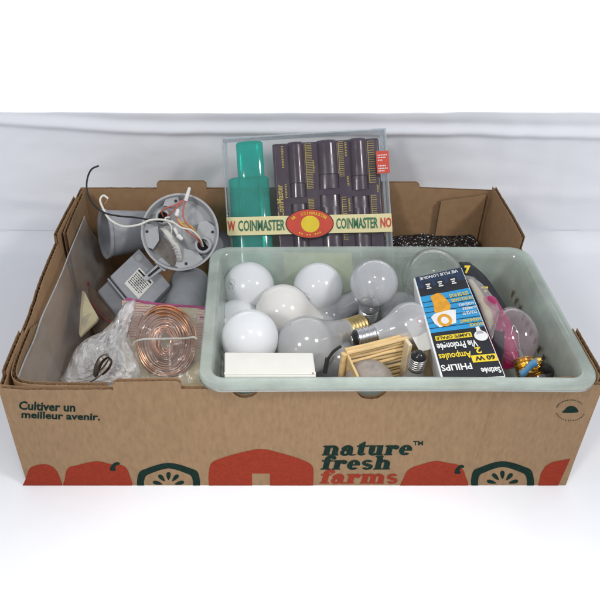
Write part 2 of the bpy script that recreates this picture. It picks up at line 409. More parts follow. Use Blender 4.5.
# ---- printing on the front
_lay = [0]
def FP(px, py):
    p = aty(px, py, 0); return Vector((p.x, front_y(p.x, p.z) - .00028 - _lay[0], max(.0009, p.z)))
def rotmap(f, cx, cy, deg):
    c, s_ = math.cos(math.radians(deg)), math.sin(math.radians(deg))
    return lambda x, y: f(cx + (x - cx) * c - (y - cy) * s_, cy + (x - cx) * s_ + (y - cy) * c)
f = rotmap(FP, 20, 407, 2.2)
def line(parent, m, *a):
    mb = MB(); text(mb, *a); return obj('printed_lettering', mb, m, parent, False)
line(box, 'ink', 'Cultiver un', f, 19, 409.2, 75.5, 400.5, .03); line(box, 'ink', 'meilleur avenir.', f, 22, 417.2, 100.5, 410.0, .03)
# heavy italic slab lettering drawn stroke by stroke: unit x-height
class Pen:
    def __init__(s, mb, f, sx, sy, slant): s.mb, s.f, s.sx, s.sy, s.sl, s.x0, s.y0 = mb, f, sx, sy, slant, 0, 0
    def m(s, x, y):
        _lay[0] += 2e-7
        return s.f(s.x0 + (x + s.sl * y) * s.sx, s.y0 - y * s.sy)
    def r(s, x0, y0, x1, y1): s.mb.poly([s.m(x0, y0), s.m(x1, y0), s.m(x1, y1), s.m(x0, y1)])
    def q(s, *p): s.mb.poly([s.m(*a) for a in p])
    def arc(s, cx, cy, rxo, ryo, rxi, ryi, a0, a1, ix=0, iy=0, n=18):
        pts = []
        for k in range(n + 1):
            a = math.radians(a0 + (a1 - a0) * k / n)
            pts += [s.m(cx + rxo * math.cos(a), cy + ryo * math.sin(a)), s.m(cx + ix + rxi * math.cos(a), cy + iy + ryi * math.sin(a))]
        s.mb.quadgrid(pts, n + 1, 2)
    def dot(s, x, y, rx, ry): s.mb.poly([s.m(x + rx * math.cos(k * .524), y + ry * math.sin(k * .524)) for k in range(12)])
    def stem(s, x, y0=0, y1=1, w=.46, foot=True, head=True):
        s.r(x, y0, x + w, y1)
        if foot: s.r(x - .10, y0, x + w + .08, y0 + .13)
        if head: s.q((x - .14, y1 - .15), (x + .02, y1 - .15), (x + .02, y1), (x - .14, y1 - .04))
    def arch(s, x):                                   # joins a stem on its left, ends in a thick right stem
        s.arc(x + .12, .58, .52, .44, .06, .24, 0, 150); s.r(x + .18, 0, x + .64, .59); s.r(x + .10, 0, x + .72, .13)
    def glyph(s, ch):
        if ch == 'n': s.stem(.1); s.arch(.56); return 1.34
        if ch == 'm': s.stem(.1); s.arch(.54); s.arch(1.18); return 1.96
        if ch == 'h': s.stem(.1, 0, 1.42); s.arch(.56); return 1.34
        if ch == 'a':
            s.r(.50, .1, .95, .62); s.arc(.49, .60, .46, .43, .02, .24, 0, 165); s.dot(.22, .70, .20, .17)
            s.arc(.40, .30, .42, .33, .09, .15, 0, 360); s.arc(.95, .14, .34, .15, .12, .03, 180, 350); return 1.14
        if ch == 't':
            s.r(.16, .25, .62, 1.15); s.q((.16, 1.1), (.62, 1.1), (.62, 1.38), (.50, 1.38)); s.r(0, .85, .86, 1.0)
            s.arc(.50, .28, .34, .29, .04, .10, 180, 340, .04); return .86
        if ch == 'u':
            s.r(.10, .35, .56, 1); s.r(-.04, .87, .2, 1); s.arc(.48, .36, .38, .38, .03, .18, 180, 330, .03)
            s.r(.70, .1, 1.15, 1); s.r(.58, .87, .74, 1); s.r(.85, 0, 1.26, .13); s.r(.70, 0, 1.12, .2); return 1.30
        if ch == 'r': s.stem(.1); s.arc(.72, .60, .32, .42, .08, .20, 50, 170); s.dot(.84, .78, .22, .21); return 1.06
        if ch == 'e': s.arc(.50, .5, .50, .52, .08, .33, 0, 318); s.r(.30, .44, .98, .57); return 1.06
        if ch == 'f':
            s.r(.16, 0, .62, 1.12); s.r(.02, 0, .78, .13); s.r(-.02, .85, .80, 1.0); s.arc(.62, 1.10, .46, .38, .02, .16, 25, 180); s.dot(.86, 1.22, .18, .17); return .86
        if ch == 's':
            s.arc(.42, .71, .41, .31, .10, .12, 20, 255); s.arc(.50, .29, .41, .31, .10, .12, -165, 75); s.q((.16, .60), (.46, .68), (.78, .40), (.44, .30)); return .96
    def write(s, word, x, y, track=.03):
        s.x0, s.y0 = x, y
        for ch in word: s.x0 += (s.glyph(ch) + track) * s.sx
def word(mb, w, x0, x1, y, h):
    t = MB(); p = Pen(t, lambda a, b: Vector((a, b, 0)), 1, 1, .18); p.write(w, 0, 0)
    wid = max(v[0] for v in t.v); sc = (x1 - x0) / wid
    Pen(mb, FP, sc, h, .18).write(w, x0, y)
for w_, x0, x1, y, m_ in (('nature', 321.5, 412, 454.4, 'ink'), ('fresh', 320, 390, 468.9, 'ink'), ('farms', 319, 397.5, 483.4, 'red_ink')):
    _lay[0] = 0; mb = MB(); word(mb, w_, x0, x1, y, 9.9); obj('printed_lettering', mb, m_, box, False)
_lay[0] = 0; line(box, 'ink', 'TM', FP, 413, 445, 423, 440.6, .02)
def outline(mb, pts, f=FP, sub=6):
    P = catmull([Vector((x, y, 0)) for x, y in pts], sub, True); mb.poly([f(p.x, min(485.6, p.y)) for p in P])
def printed(nm, m, fn):
    mb = MB(); fn(mb); obj(nm, mb, m, box, False)
for P_ in ([(66, 489), (65, 478), (68, 468), (78, 465), (90, 462), (100, 461.5), (112, 464.5), (124, 466), (129.5, 475), (130, 489), (98, 492)],
           [(24, 489), (26, 478), (30, 468), (38, 464.5), (46, 464), (53, 467), (58.5, 474), (62, 489), (48, 492)],
           [(402, 489), (404, 477), (409, 469), (420, 464.5), (435, 461), (448, 463), (460, 466), (465.5, 476), (466, 489), (434, 492)]):
    printed('printed_pepper', 'red_ink', lambda mb: outline(mb, P_))
clampy = lambda p: FP(p.x, min(485.6, p.y))
P = catmull([Vector((x, y, 0)) for x, y in [(209.5, 490), (208.5, 476), (211, 464), (220, 459), (240, 453), (261, 449), (282, 453), (302, 459), (312, 465), (313.5, 476), (312.5, 490)]], 6)
printed('printed_barn', 'red_ink', lambda mb: mb.poly([clampy(p) for p in P] + [FP(270, 485.6), FP(270, 473.5), FP(252, 473.5), FP(252, 485.6)]))
printed('printed_pepper', 'red_ink', lambda mb: mb.poly([FP(x, y) for x, y in [(538, 485.6), (541, 474), (546, 467), (554, 463), (563, 461.5), (571, 459.8), (566, 470), (558, 485.6)]]))
_lay[0] = .0002
def stalk(x, y):
    c = [(x - 4, y + 4), (x - 3, y), (x + 1, y - 3.5), (x + 5, y - 3.5), (x + 5.5, y - 1.5), (x + 2.5, y - .8), (x + 1.2, y + 1.5), (x + 2, y + 4), (x - .5, y + 4.8)]
    printed('printed_stalk', 'ink', lambda mb: outline(mb, c, FP, 4))
stalk(114, 466); stalk(458.5, 469)
_lay[0] = 0
def slice_(cx, top):
    o_ = [(-31, 27), (-31.5, 18), (-29, 9), (-22, 5.5), (-10, 1.5), (0, 0), (10, 1.5), (22, 5.5), (29, 9), (31.5, 18), (31, 27)]
    i_ = [(-24, 27), (-24.5, 19), (-22.5, 13), (-17, 10.2), (-8, 7), (0, 5.5), (8, 7), (17, 10.2), (22.5, 13), (24.5, 19), (24, 27)]
    A = catmull([Vector((x + cx, y + top, 0)) for x, y in o_], 5); B = catmull([Vector((x + cx, y + top, 0)) for x, y in i_], 5)
    pts = []
    for a, b in zip(A, B): pts += [clampy(a), clampy(b)]
    printed('printed_slice', 'ink', lambda mb: mb.quadgrid(pts, len(A), 2))
    for k in (-2, -1, 0, 1, 2):
        a = math.radians(90 - k * 36); ex, ey = cx + math.cos(a) * 11.5, top + 23 - math.sin(a) * 10
        P = []
        for j in range(14):
            t = 2 * math.pi * j / 14; u = math.cos(t) * 5; v = math.sin(t) * 2.1 * (1 + .45 * math.cos(t))
            P.append(FP(ex + math.cos(a) * u + math.sin(a) * v, min(485.5, ey - math.sin(a) * u * .8 + math.cos(a) * v * .8)))
        printed('printed_seed', 'ink', lambda mb: mb.poly(P))
slice_(168.5, 463); slice_(502.5, 462)
mb = MB()                                              # small round stamp at the right
cx, cy = 571.5, 412.3
outline(mb, [(cx - 8.5, cy + 2), (cx - 6, cy - .5), (cx - 3, cy - 3.5), (cx + 1, cy - 4.3), (cx + 5, cy - 3), (cx + 7.5, cy), (cx + 7.2, cy + 2), (cx, cy + 2.6)], FP, 5)
obj('printed_stamp', mb, 'ink', box, False)
mb = MB()
for a0, a1, n in ((38, 60, 4), (72, 160, 13), (195, 250, 7), (262, 280, 3), (288, 335, 6)):
    for k in range(n):
        a = math.radians(a0 + (a1 - a0) * k / (n - 1)); r0, r1 = 14.0, 15.5
        h = math.radians(1.9)
        mb.poly([FP(cx + r * math.cos(b), cy - r * .70 * math.sin(b)) for r, b in ((r0, a - h), (r0, a + h), (r1, a + h), (r1, a - h * random.uniform(-.2, 1)))])
obj('printed_stamp', mb, 'ink', box, False)

# ------------------------------------------------------------------ the pale green tray
TX0, TX1, TY0, TY1, TZ, TB_ = -.0595, .3420, -.0075, .2440, .1650, .0640
tray = thing('plastic_tray', 'pale green translucent rectangular plastic tray full of light bulbs', 'plastic tray', ((TX0 + TX1) / 2, (TY0 + TY1) / 2, TB_))
def rrect(x0, x1, y0, y1, r, ns, nc=8, ny=None):
    """rounded rectangle, counter-clockwise; straight runs cut into given fractions"""
    pts = []; ny = ny or ns
    def line(a, b, n):
        for i in range(n): pts.append((a[0] + (b[0] - a[0]) * i / n, a[1] + (b[1] - a[1]) * i / n))
    def corner(cx, cy, a0):
        for i in range(nc): a = a0 + math.pi / 2 * i / nc; pts.append((cx + r * math.cos(a), cy + r * math.sin(a)))
    line((x0 + r, y0), (x1 - r, y0), ns); corner(x1 - r, y0 + r, -math.pi / 2)
    line((x1, y0 + r), (x1, y1 - r), ny); corner(x1 - r, y1 - r, 0)
    line((x1 - r, y1), (x0 + r, y1), ns); corner(x0 + r, y1 - r, math.pi / 2)
    line((x0, y1 - r), (x0, y0 + r), ny); corner(x0 + r, y0 + r, math.pi)
    return pts
NS, NY, NC = 48, 24, 8
rows = []
def row(inset, z, r):
    ins = inset
    rows.append([Vector((x, y, z + .0010 * math.sin(x * 11) * (1 if z > .14 else 0))) for x, y in rrect(TX0 + ins, TX1 - ins, TY0 + ins, TY1 - ins, max(.004, r), NS, NC, NY)])
row(0, TZ - .0085, .024); row(-.0002, TZ - .0015, .024); row(.0008, TZ, .023); row(.0098, TZ, .016); row(.0118, TZ - .0016, .015)
def wall_in(z): return .0126 + .014 * (TZ - z) / (TZ - TB_)
for z in (.156, .1415, .1300, .1235, .1135, .1000, .0920, .0850, .0800, .0760, .070): row(wall_in(z), z, .015)
row(wall_in(TB_) + .003, TB_ + .0015, .014); row(wall_in(TB_) + .010, TB_, .010)
npt = len(rows[0]); pts = [rows[i][k] for k in range(npt) for i in range(len(rows))]
y_s = NS + NC; x_t = NS + NC + NY + NC; y_l = 2 * NS + 3 * NC + NY
slot_rows = {8: 1, 10: 0, 12: 1}                                  # row interval starts that carry slots
def skip(i, j):
    if j not in slot_rows: return False
    if y_s <= i < y_s + NY: k = i - y_s
    elif y_l <= i < y_l + NY: k = i - y_l
    elif x_t <= i < x_t + NS: k = i - x_t; return k % 3 == 1 and 2 < k < NS - 2 and j in (10, 12)
    else: return False
    return k % 2 == 1 and j == 8
mb = MB(); mb.quadgrid(pts, npt, len(rows), cu=True, skip=skip)
o = obj('tray_body', mb, 'tray', tray); solid(o, .0016, 0)
mb = MB(); mb.poly(rows[-1]); solid(obj('tray_floor', mb, 'tray', tray), .0016, 0)

# ------------------------------------------------------------------ light bulbs
def bulb_profile(R, Rn=.0136, L=.062):
    """glass: crown at +R, globe centre at 0, neck at -L"""
    p = []
    for k in range(19):
        a = math.radians(90 - 122 * k / 18); p.append((max(1e-5, R * math.cos(a)), R * math.sin(a)))
    r1, z1 = p[-1]; 
    for k in range(1, 13):
        t = k / 12; s_ = t * t * (3 - 2 * t); e = t ** .85
        p.append((r1 + (Rn - r1) * (1 - (1 - t) ** 1.75), z1 + (-L - z1) * t))
    return p
def make_bulb(name, label, glass, base, R=.0305, L=.056, Rb=.0130, hb=.024, group='light bulbs heaped in the tray', filament=False, Rn=.0137):
    t = thing(name, label, 'light bulb', (0, 0, 0), group)
    mb = MB(); mb.lathe(bulb_profile(R, Rn, L), 44); obj('glass_bulb', mb, glass, t, local=True)
    mb = MB(); n = 60; prof = [(Rn * .96, -L + .002), (Rn * 1.02, -L - .001)]
    prof += [(Rb, -L - .002 - hb * k / n) for k in range(n + 1)]
    pitch = hb / 5.2
    def rf(r, z, a):
        if z > -L - .0021: return r
        k = min(1, (-z - L - .002) / .003) * min(1, (z + L + .002 + hb) / .002 + .2)
        return r - .0008 + .0011 * math.cos(2 * math.pi * z / pitch + a) * max(0, k)
    mb.lathe(prof, 36, None, rf); b = obj('screw_base', mb, base, t, local=True)
    mb = MB(); z = -L - .002 - hb
    mb.lathe([(Rb * .96, z + .001), (Rb * .78, z - .003), (Rb * .42, z - .0055), (Rb * .36, z - .0058)], 28); c = obj('insulator', mb, 'black', b, local=True)
    mb = MB(); mb.lathe([(Rb * .40, z - .0052), (Rb * .36, z - .0068), (.0001, z - .0074)], 20); obj('contact', mb, 'alu', b, local=True)
    if filament:
        mb = MB(); mb.tube([(.002, 0, -L), (.003, 0, -.03), (.009, 0, -.006)], .0004, 6); mb.tube([(-.002, 0, -L), (-.003, 0, -.03), (-.009, 0, -.006)], .0004, 6)
        mb.tube([(.009, 0, -.006), (.004, .002, -.005), (-.004, .002, -.005), (-.009, 0, -.006)], .0005, 6); mb.lathe([(.0001, -L * .5), (.003, -L * .55), (.004, -L)], 16)
        obj('filament', mb, 'steel', t, local=True)
    return t
def copy_tree(o, parent=None):
    c = o.copy(); COL.objects.link(c); c.parent = parent
    for ch in list(o.children): copy_tree(ch, c)
    return c
def aim(o, centre, d, scale=1, label=None):
    """put the globe centre at `centre`, the screw base pointing along d"""
    o.location = centre; o.rotation_euler = (-Vector(d)).normalized().to_track_quat('Z', 'Y').to_euler(); o.scale = (scale,) * 3
    if label: o['label'] = label
    return o
def mark(o, centre, R, px, py, size, kind='ring'):
    """etched marks on the glass where the photo shows them"""
    r = ray(px, py).normalized(); oc = CAM - centre; b = oc.dot(r); c = oc.dot(oc) - R * R; h = b * b - c
    if h < 0: return
    n = (CAM + r * (-b - math.sqrt(h)) - centre).normalized(); x = n.cross(Vector((0, 0, 1))).normalized(); y = n.cross(x)
    mb = MB(); rng = random.Random(int(px * 7 + py))
    def f(u, v): return centre + (n + x * u + y * v).normalized() * (R + .00025)
    s_ = size / R
    if kind == 'ring':
        for k in range(12):
            if rng.random() < .15: continue
            a = 2 * math.pi * k / 12
            for j in range(2): 
                rr = s_ * (.82 + .2 * j + .06 * rng.random()); da = .10
                mb.poly([f(rr * math.cos(a - da), rr * math.sin(a - da)), f(rr * math.cos(a + da), rr * math.sin(a + da)), f((rr + s_ * .1) * math.cos(a + da * .6), (rr + s_ * .1) * math.sin(a + da * .6)), f((rr + s_ * .1) * math.cos(a - da), (rr + s_ * .1) * math.sin(a - da))])
        for k in range(5): rect(mb, f, s_ * (-.5 + .22 * k), -s_ * .2, s_ * (-.5 + .22 * k + .10), s_ * (.1 + .1 * rng.random()))
    else:
        for k in range(2): disc2(mb, f, s_ * (-.6 + 1.2 * k), rng.uniform(-.2, .2) * s_, s_ * .35, s_ * .3, 8)
    me_o = obj('printed_mark', mb, 'greyprint', None)
    me = me_o.data; bpy.context.view_layer.update(); inv = o.matrix_world.inverted(); me.transform(inv); me_o.parent = o
G = 'light bulbs heaped in the tray'
wb = make_bulb('light_bulb', '', 'white_glass', 'alu')
fb = make_bulb('light_bulb', '', 'frost', 'brass')
tb = make_bulb('light_bulb', '', 'frost2', 'alu', L=.047, filament=True)
cA = atz(249, 287, .125); aim(wb, cA, (.55, .45, -.75), .0322 / .0305, 'round white bulb at the far left corner of the tray with faint print')
def white(c, d, R, label, glass=None):
    o = copy_tree(wb); aim(o, c, d, R / .0305, label)
    if glass:
        for ch in o.children:
            if ch.name.startswith('glass'): ch.data = ch.data.copy(); ch.data.materials[0] = M[glass]
    return o
cB = atz(283, 312, .118); oB = white(cB, (.8, .12, -.45), .0343, 'creamy white bulb in the middle of the white cluster, its neck running to the right', 'cream_glass')
cC = atz(318, 287, .13); oC = white(cC, (.05, .25, -.95), .0309, 'round white bulb near the tray back, left of the standing frosted bulb')
cD = atz(250, 338, .145); oD = white(cD, (.1, .30, -.95), .0320, 'round white bulb directly behind the white carton')
cN = atz(238, 322, .100); oN = white(cN, (-.2, .3, -.9), .0290, 'mostly hidden white bulb low against the left wall of the tray')
cE = atz(306, 345, .137); aim(fb, cE, dirc(.80, .23, -.56), .0330 / .0305, 'grey frosted bulb lying on its side with a brass base pointing right')
cF = atz(374, 283, .165); aim(tb, cF, dirc(.0, -.62, -.78), .0283 / .0305, 'thin frosted bulb standing upright on its silver base at the tray centre')
cG = atz(410, 325, .152); oG = copy_tree(tb); aim(oG, cG, dirc(-.96, -.24, .10), .0265 / .0305, 'frosted bulb lying behind the basket with silver base pointing left')
cH = atz(400, 312, .100); oH = copy_tree(tb); aim(oH, cH, (-.3, .3, -.9), .0262 / .0305, 'frosted bulb with small print, half hidden right of the standing bulb')
cK = atz(326, 318, .092); oK = copy_tree(tb); aim(oK, cK, dirc(.86, .50, .02), .0290 / .0305, 'frosted bulb low in the heap, silver base showing left of the standing bulb')
cP = atz(338, 362, .105); oP = copy_tree(fb); aim(oP, cP, (-.5, .35, -.8), .0275 / .0305, 'frosted bulb low between the lying grey bulb and the basket')
cI = atz(432, 278, .150); oI = make_bulb('light_bulb', 'large clear globe bulb standing behind the blue and black bulb carton', 'clear', 'alu', R=.0365, L=.050, filament=True); aim(oI, cI, (.05, .1, -1))
cJ = atz(369, 384, .124); oJ = make_bulb('light_bulb', 'dusty brownish frosted bulb in the basket, crown up with printed ring', 'brownfrost', 'alu', R=.0268, L=.034, hb=.016); aim(oJ, cJ, (0, .25, -1))
bpy.context.view_layer.update()
mark(wb, cA, .0322, 231, 284, .0060); mark(oB, cB, .0343, 259, 299, .0052); mark(oD, cD, .0320, 254, 359, .0055); mark(oC, cC, .0309, 306, 297, .0050); mark(oJ, cJ, .0268, 373, 366, .0066); mark(oH, cH, .0262, 391, 315, .004)
mark(fb, cE, .0330, 290, 325, .0024, 'specks'); mark(fb, cE, .0330, 316, 362, .002, 'specks')
# little bulb, upside down in the basket's compartment
oS = make_bulb('light_bulb', 'small bulb upside down in the basket compartment, dark screw base upward', 'frost', 'steel', R=.0125, L=.020, Rb=.0088, hb=.016, Rn=.0088); aim(oS, atz(417.5, 357, .152) + Vector((0, 0, -.034)), (0, -.08, 1))
for b_ in oS.children:
    for c_ in b_.children:
        if c_.name.startswith('contact'): c_.data.materials[0] = M['blackpl']
# tapered clear candle bulb
cb = thing('candle_bulb', 'clear pinkish candle shaped bulb with gold base near the tray right wall', 'light bulb', at(523, 364, .745), G)
axis = (at(507, 308, .795) - at(523, 363, .768)); Lb = axis.length; q = axis.normalized().to_track_quat('Z', 'Y').to_matrix().to_4x4(); q.translation = at(523, 363, .768)
mb = MB(); mb.lathe([(.0085, -.001), (.0098, .003), (.0155, .008), (.0215, .018), (.0242, .028), (.0238, .038), (.0205, .049), (.0150, .057), (.0082, .0635), (.0001, .0665)], 40, q); obj('glass_bulb', mb, 'pinkclear', cb)
mb = MB(); mb.lathe([(.0098, .004)] + [(.0092 + .0010 * math.cos(k * 1.1), .003 - .018 * k / 30) for k in range(31)] + [(.004, -.019)], 30, q); obj('screw_base', mb, 'gold', cb)
mb = MB()
for s_ in (-1, 1): mb.tube([q @ Vector((.001 * s_, 0, 0)), q @ Vector((.0016 * s_, 0, .02)), q @ Vector((.004 * s_, .001, .034))], .0004, 6)
mb.tube([q @ Vector((.004, .001, .034)), q @ Vector((.001, .003, .042)), q @ Vector((-.001, .003, .042)), q @ Vector((-.004, .001, .034))], .0004, 6); mb.lathe([(.003, 0), (.0026, .012), (.0001, .016)], 14, q); obj('filament', mb, 'steel', cb)
o = thing('candle_bulb', 'gold based bulb mostly hidden under the clear candle bulb', 'light bulb', at(534, 372, .77), G)
q2 = dirc(-.3, .6, .1).to_track_quat('Z', 'Y').to_matrix().to_4x4(); q2.translation = at(537, 372, .775)
mb = MB(); mb.lathe([(.0092 + .0010 * math.cos(k * 1.1), .0 + .014 * k / 30) for k in range(31)] + [(.004, .0155), (.0001, .0165)], 30, q2); obj('screw_base', mb, 'gold', o)
mb = MB(); mb.lathe([(.009, 0), (.014, -.010), (.017, -.022), (.013, -.036), (.0001, -.046)], 30, q2); obj('glass_bulb', mb, 'pinkclear', o)
o = tag(solid(obj('plastic_strip', MB().quadgrid([at(519 + 17 * i / 10 + 2 * j, 371 - 13 * (i / 10) + 7 * j + 1.2 * math.sin(i * .7), .737 + .002 * j) for i in range(11) for j in (0, 1)], 11, 2), 'blue'), .0015), 'short blue plastic strip across the gold base of the candle bulb', 'strip')
mb = MB(); mb.tube([at(540, 366, .765), at(548, 371, .77), at(546, 378, .77)], .006, 10); tag(obj('bulb_holder', mb, 'blackpl'), 'small black plastic socket in the front right corner of the tray', 'socket')

# blue cloth scrap and dark clip among the bulbs
mb = MB(); pts = []
for i in range(25):
    for j in range(19):
        px, py = 322 + 36 * i / 24, 350 + 28 * j / 18
        pts.append(atz(px, py, .082 + .010 * fbm(px * .09, py * .12, 3)))
tag(solid(obj('cloth_scrap', mb.quadgrid(pts, 25, 19), 'bluecl'), .001), 'crumpled dark blue cloth scrap under the bulbs near the carton', 'cloth')
mb = MB(); pts = []
for i in range(25):
    for j in range(15): px, py = 328 + 44 * i / 24, 304 + 20 * j / 14; pts.append(atz(px, py, .089 + .012 * fbm(px * .08, py * .1, 8)))
tag(solid(obj('cloth_scrap', mb.quadgrid(pts, 25, 15), 'bluecl'), .001), 'blue grey cloth scrap deep behind the lying brass based bulb', 'cloth')
mb = MB(); mb.tube([at(341, 346, .742), at(333, 352, .744), at(327.5, 360, .748)], .0016, 8); mb.tube([at(327.5, 358, .747), at(326, 366, .75), at(325, 373, .752)], .0024, 8); tag(obj('wire_clip', mb, 'blackpl'), 'thin black clip leaning right of the lying grey bulb', 'clip')

# ------------------------------------------------------------------ small carton
ca = thing('paper_carton', 'plain white paper carton lying at the front left inside the tray', 'carton', (.015, .028, .09))
A, B = atz(224.5, 377, .1625), atz(316, 374, .1625); Cc, D = atz(224.5, 352, .1635), atz(313, 352.5, .1635)
A = Vector((A.x, .0095, .1615)); B = Vector((B.x, .0095, .1615)); dn = Vector((0, .002, -.075))
mb = MB(); mb.hexa([A + dn, B + dn, D + dn, Cc + dn, A, B, D, Cc]); bevel(obj('carton_body', mb, 'paper', ca), .0012)
mb = MB(); mb.box(A + Vector((-.0004, .0012, .0004)), (B - A) * 1.004 + Vector((0, 0, 0)), (Cc - A) * .10, (0, 0, .0006)); bevel(obj('tuck_flap', mb, 'paper', ca), .0003)
mb = MB(); disc2(mb, lambda x, y: atz(x, y, .1634), 313, 373.2, .7, .9, 10); obj('printed_mark', mb, 'darkred', ca)

# ------------------------------------------------------------------ wicker basket
bk = thing('wooden_basket', 'small wooden stick basket with divided compartment at the tray front', 'basket', (.13, .04, .075))
BL, BR = atz(346, 353, .150), atz(427, 334.5, .150)
bd = (BR - BL); bn = Vector((-bd.y, bd.x, 0)).normalized()
if bn.y > 0: bn = -bn                                         # towards the camera
mb = MB()
for k in range(14):
    z = -.0034 - .0050 * k
    for i in range(1):
        pts = [BL + bd * (u / 8) + Vector((0, 0, z + .0008 * math.sin(u + k * 2) + .004 * max(0, (u / 8 - .3)) * (1 if k == 0 else .6))) - bn * (.0010 * (k % 2) - .0004 * k) for u in range(9)]
        mb.tube(pts, lambda t, k=k: .0022 + .00025 * math.sin(9 * t + k), 9, 3)
obj('back_wall', mb, 'wood', bk)
mb = MB(); mb.tube([BL + bd * (u / 8) + Vector((0, 0, .0012 + .0045 * max(0, u / 8 - .3))) + bn * .0015 for u in range(9)], .0024, 8, 3); mb.tube([BL + bd * (u / 8) + Vector((0, 0, .0016 + .0045 * max(0, u / 8 - .3))) - bn * .0032 for u in range(9)], .0022, 8, 3); obj('top_rail', mb, 'wood', bk)
FL = BL + bn * .043 + Vector((-.006, 0, 0)); FR = BR + bn * .062 + Vector((.004, 0, 0))
def side_wall(a, b, m, nm, thick=.0028):
    mb = MB(); w = (b - a); n_ = Vector((-w.y, w.x, 0)).normalized() * thick
    mb.hexa([a + Vector((0, 0, -.075)), b + Vector((0, 0, -.075)), b + n_ + Vector((0, 0, -.075)), a + n_ + Vector((0, 0, -.075)), a, b, b + n_, a + n_]); return bevel(obj(nm, mb, m, bk), .0008)
side_wall(BL, FL + Vector((0, .004, 0)), 'wood', 'side_wall'); side_wall(BR + Vector((0, 0, .004)), FR + Vector((0, .004, .004)), 'woodl', 'side_wall', .0045)
dv = BL + bd * .69; side_wall(dv + bn * .003 + Vector((0, 0, .004)), dv + bn * .014 + Vector((0, 0, .0035)), 'woodl', 'divider', .0045)
mb = MB(); mb.tube([BL + Vector((-.002, -.002, .001)), BL + Vector((-.004, -.006, -.03)), BL + Vector((-.004, -.006, -.07))], .0035, 10); obj('corner_post', mb, 'wood', bk)

# white card with orange letters behind the basket
cq = [at(404, 322, .79), at(431, 311, .79), at(444, 345, .765), at(420, 352, .765)]
def bil(q, off=0, nrm=None):
    a, b, c, d = q                                            # far left, far right, near right, near left
    def f(s, t):
        p = (a * (1 - s) + b * s) * (1 - t) + (d * (1 - s) + c * s) * t
        return p + nrm * off if nrm else p
    return f
def nrm_of(q):
    n = (q[1] - q[0]).cross(q[3] - q[0]).normalized(); return n if n.dot(OV) > 0 else -n
cd_ = thing('paper_card', 'small white card with orange lettering standing behind the basket', 'card', cq[3])
n_ = nrm_of(cq); mb = MB(); mb.hexa([p - n_ * .0006 for p in cq] + cq); obj('card_sheet', mb, 'paper', cd_)
mb = MB(); f = bil(cq, .0004, n_); text(mb, 'SYL', f, .40, .34, .98, .06, .03); obj('printed_lettering', mb, 'redpr', cd_, False)

# ------------------------------------------------------------------ blue and black bulb carton
Q = [atz(413.3, 278, .184), None, None, atz(441.5, 380, .1575)]
def depth(p): return (p - CAM).dot(-OV)
Q[1] = at(461.5, 267.3, depth(Q[0]) - .004)
_n = (Q[1] - Q[0]).cross(Q[3] - Q[0]); _r = ray(505.5, 376); Q[2] = CAM + _r * ((Q[0] - CAM).dot(_n) / _r.dot(_n))
n_ = nrm_of(Q); bc = thing('bulb_carton', 'tall black and bright blue printed bulb carton lying across the tray', 'carton', (Q[2] + Q[3]) / 2 - n_ * .05)
mb = MB(); mb.hexa([p - n_ * .05 for p in Q] + Q); bevel(obj('carton_body', mb, 'whitepr', bc), .0007)
def BC(layer):
    f = bil(Q, .0002 + .00015 * layer, n_); return f
def R2(x, y):      # zoomed picture (429x600 over 400..500 x 240..380) -> box coordinates
    return x, y
mb = MB(); rect(mb, BC(0), .035, .0, .985, .125); obj('printed_panel', mb, 'navy', bc, False)
mb = MB(); rect(mb, BC(0), .035, .125, .985, .21); rect(mb, BC(0), .035, .575, .985, 1.0)
for s0 in (.16, .40, .66): rect(mb, BC(1), s0, .075, s0 + .17, .165)
f1 = BC(1)
for k in range(6): rect(mb, f1, .035, .27 + .052 * k, .985, .277 + .052 * k)
obj('printed_panel', mb, 'blkpr', bc, False)
mb = MB(); rect(mb, BC(0), .035, .21, .985, .575); obj('printed_panel', mb, 'bluepr', bc, False)
mb = MB(); f = BC(2)
outline2 = lambda mb, pts, f: mb.poly([f(x, y) for x, y in pts])
outline2(mb, [(.22, .225), (.36, .205), (.43, .21), (.52, .30), (.54, .345), (.50, .385), (.24, .40), (.21, .38), (.235, .30)], f)
disc2(mb, BC(4), .345, .475, .13, .06, 24)
obj('printed_picture', mb, 'orange', bc, False)
mb = MB(); f = BC(3)
outline2(mb, [(.12, .43), (.20, .40), (.48, .385), (.60, .395), (.565, .45), (.53, .515), (.22, .535), (.15, .49)], f)
disc2(mb, BC(5), .345, .478, .07, .035, 20)
obj('printed_picture', mb, 'whitepr', bc, False); mb = MB()
disc2(mb, f, .865, .655, .115, .045, 22); outline2(mb, [(.80, .64), (.825, .60), (.825, .575), (.89, .572), (.895, .60), (.935, .635)], f); obj('printed_picture', mb, 'whitepr', bc, False)
for s0 in (.20, .44, .70):
    mb = MB()
    for j in range(3): rect(mb, BC(3), s0 + .012 * (j % 2), .095 + .02 * j, s0 + .09 - .02 * (j == 1), .107 + .02 * j)
    obj('printed_mark', mb, 'whitepr', bc, False)
f = BC(4)
for a in (('Vie Prolongée', f, .76, .665, .075, .745, .03), ('PHILIPS', f, .54, .875, .045, .93, .025), ('Satinée', f, .965, .925, .66, .975, .03),
          ('LUMIÈRE', f, .97, .385, .72, .415, .02), ('DOUCE ET', f, .95, .425, .69, .455, .02), ('AGRÉABLE', f, .965, .345, .68, .375, .02), ('VIE PLUS LONGUE', f, .90, .015, .12, .045, .02)):
    line(bc, 'whitepr', *a)
for a in (('2', f, .78, .75, .68, .805, .03), ('Ampoules', f, .60, .76, .06, .835, .02), ('VIE PROLONGÉE', f, .975, .29, .58, .325, .02), ('25% DE PLUS', f, .93, .24, .57, .275, .02),
          ('AGRÉABLEMENT', f, .975, .495, .60, .527, .02), ('DOUCE', f, .975, .538, .74, .567, .02)):
    line(bc, 'yelpr', *a)
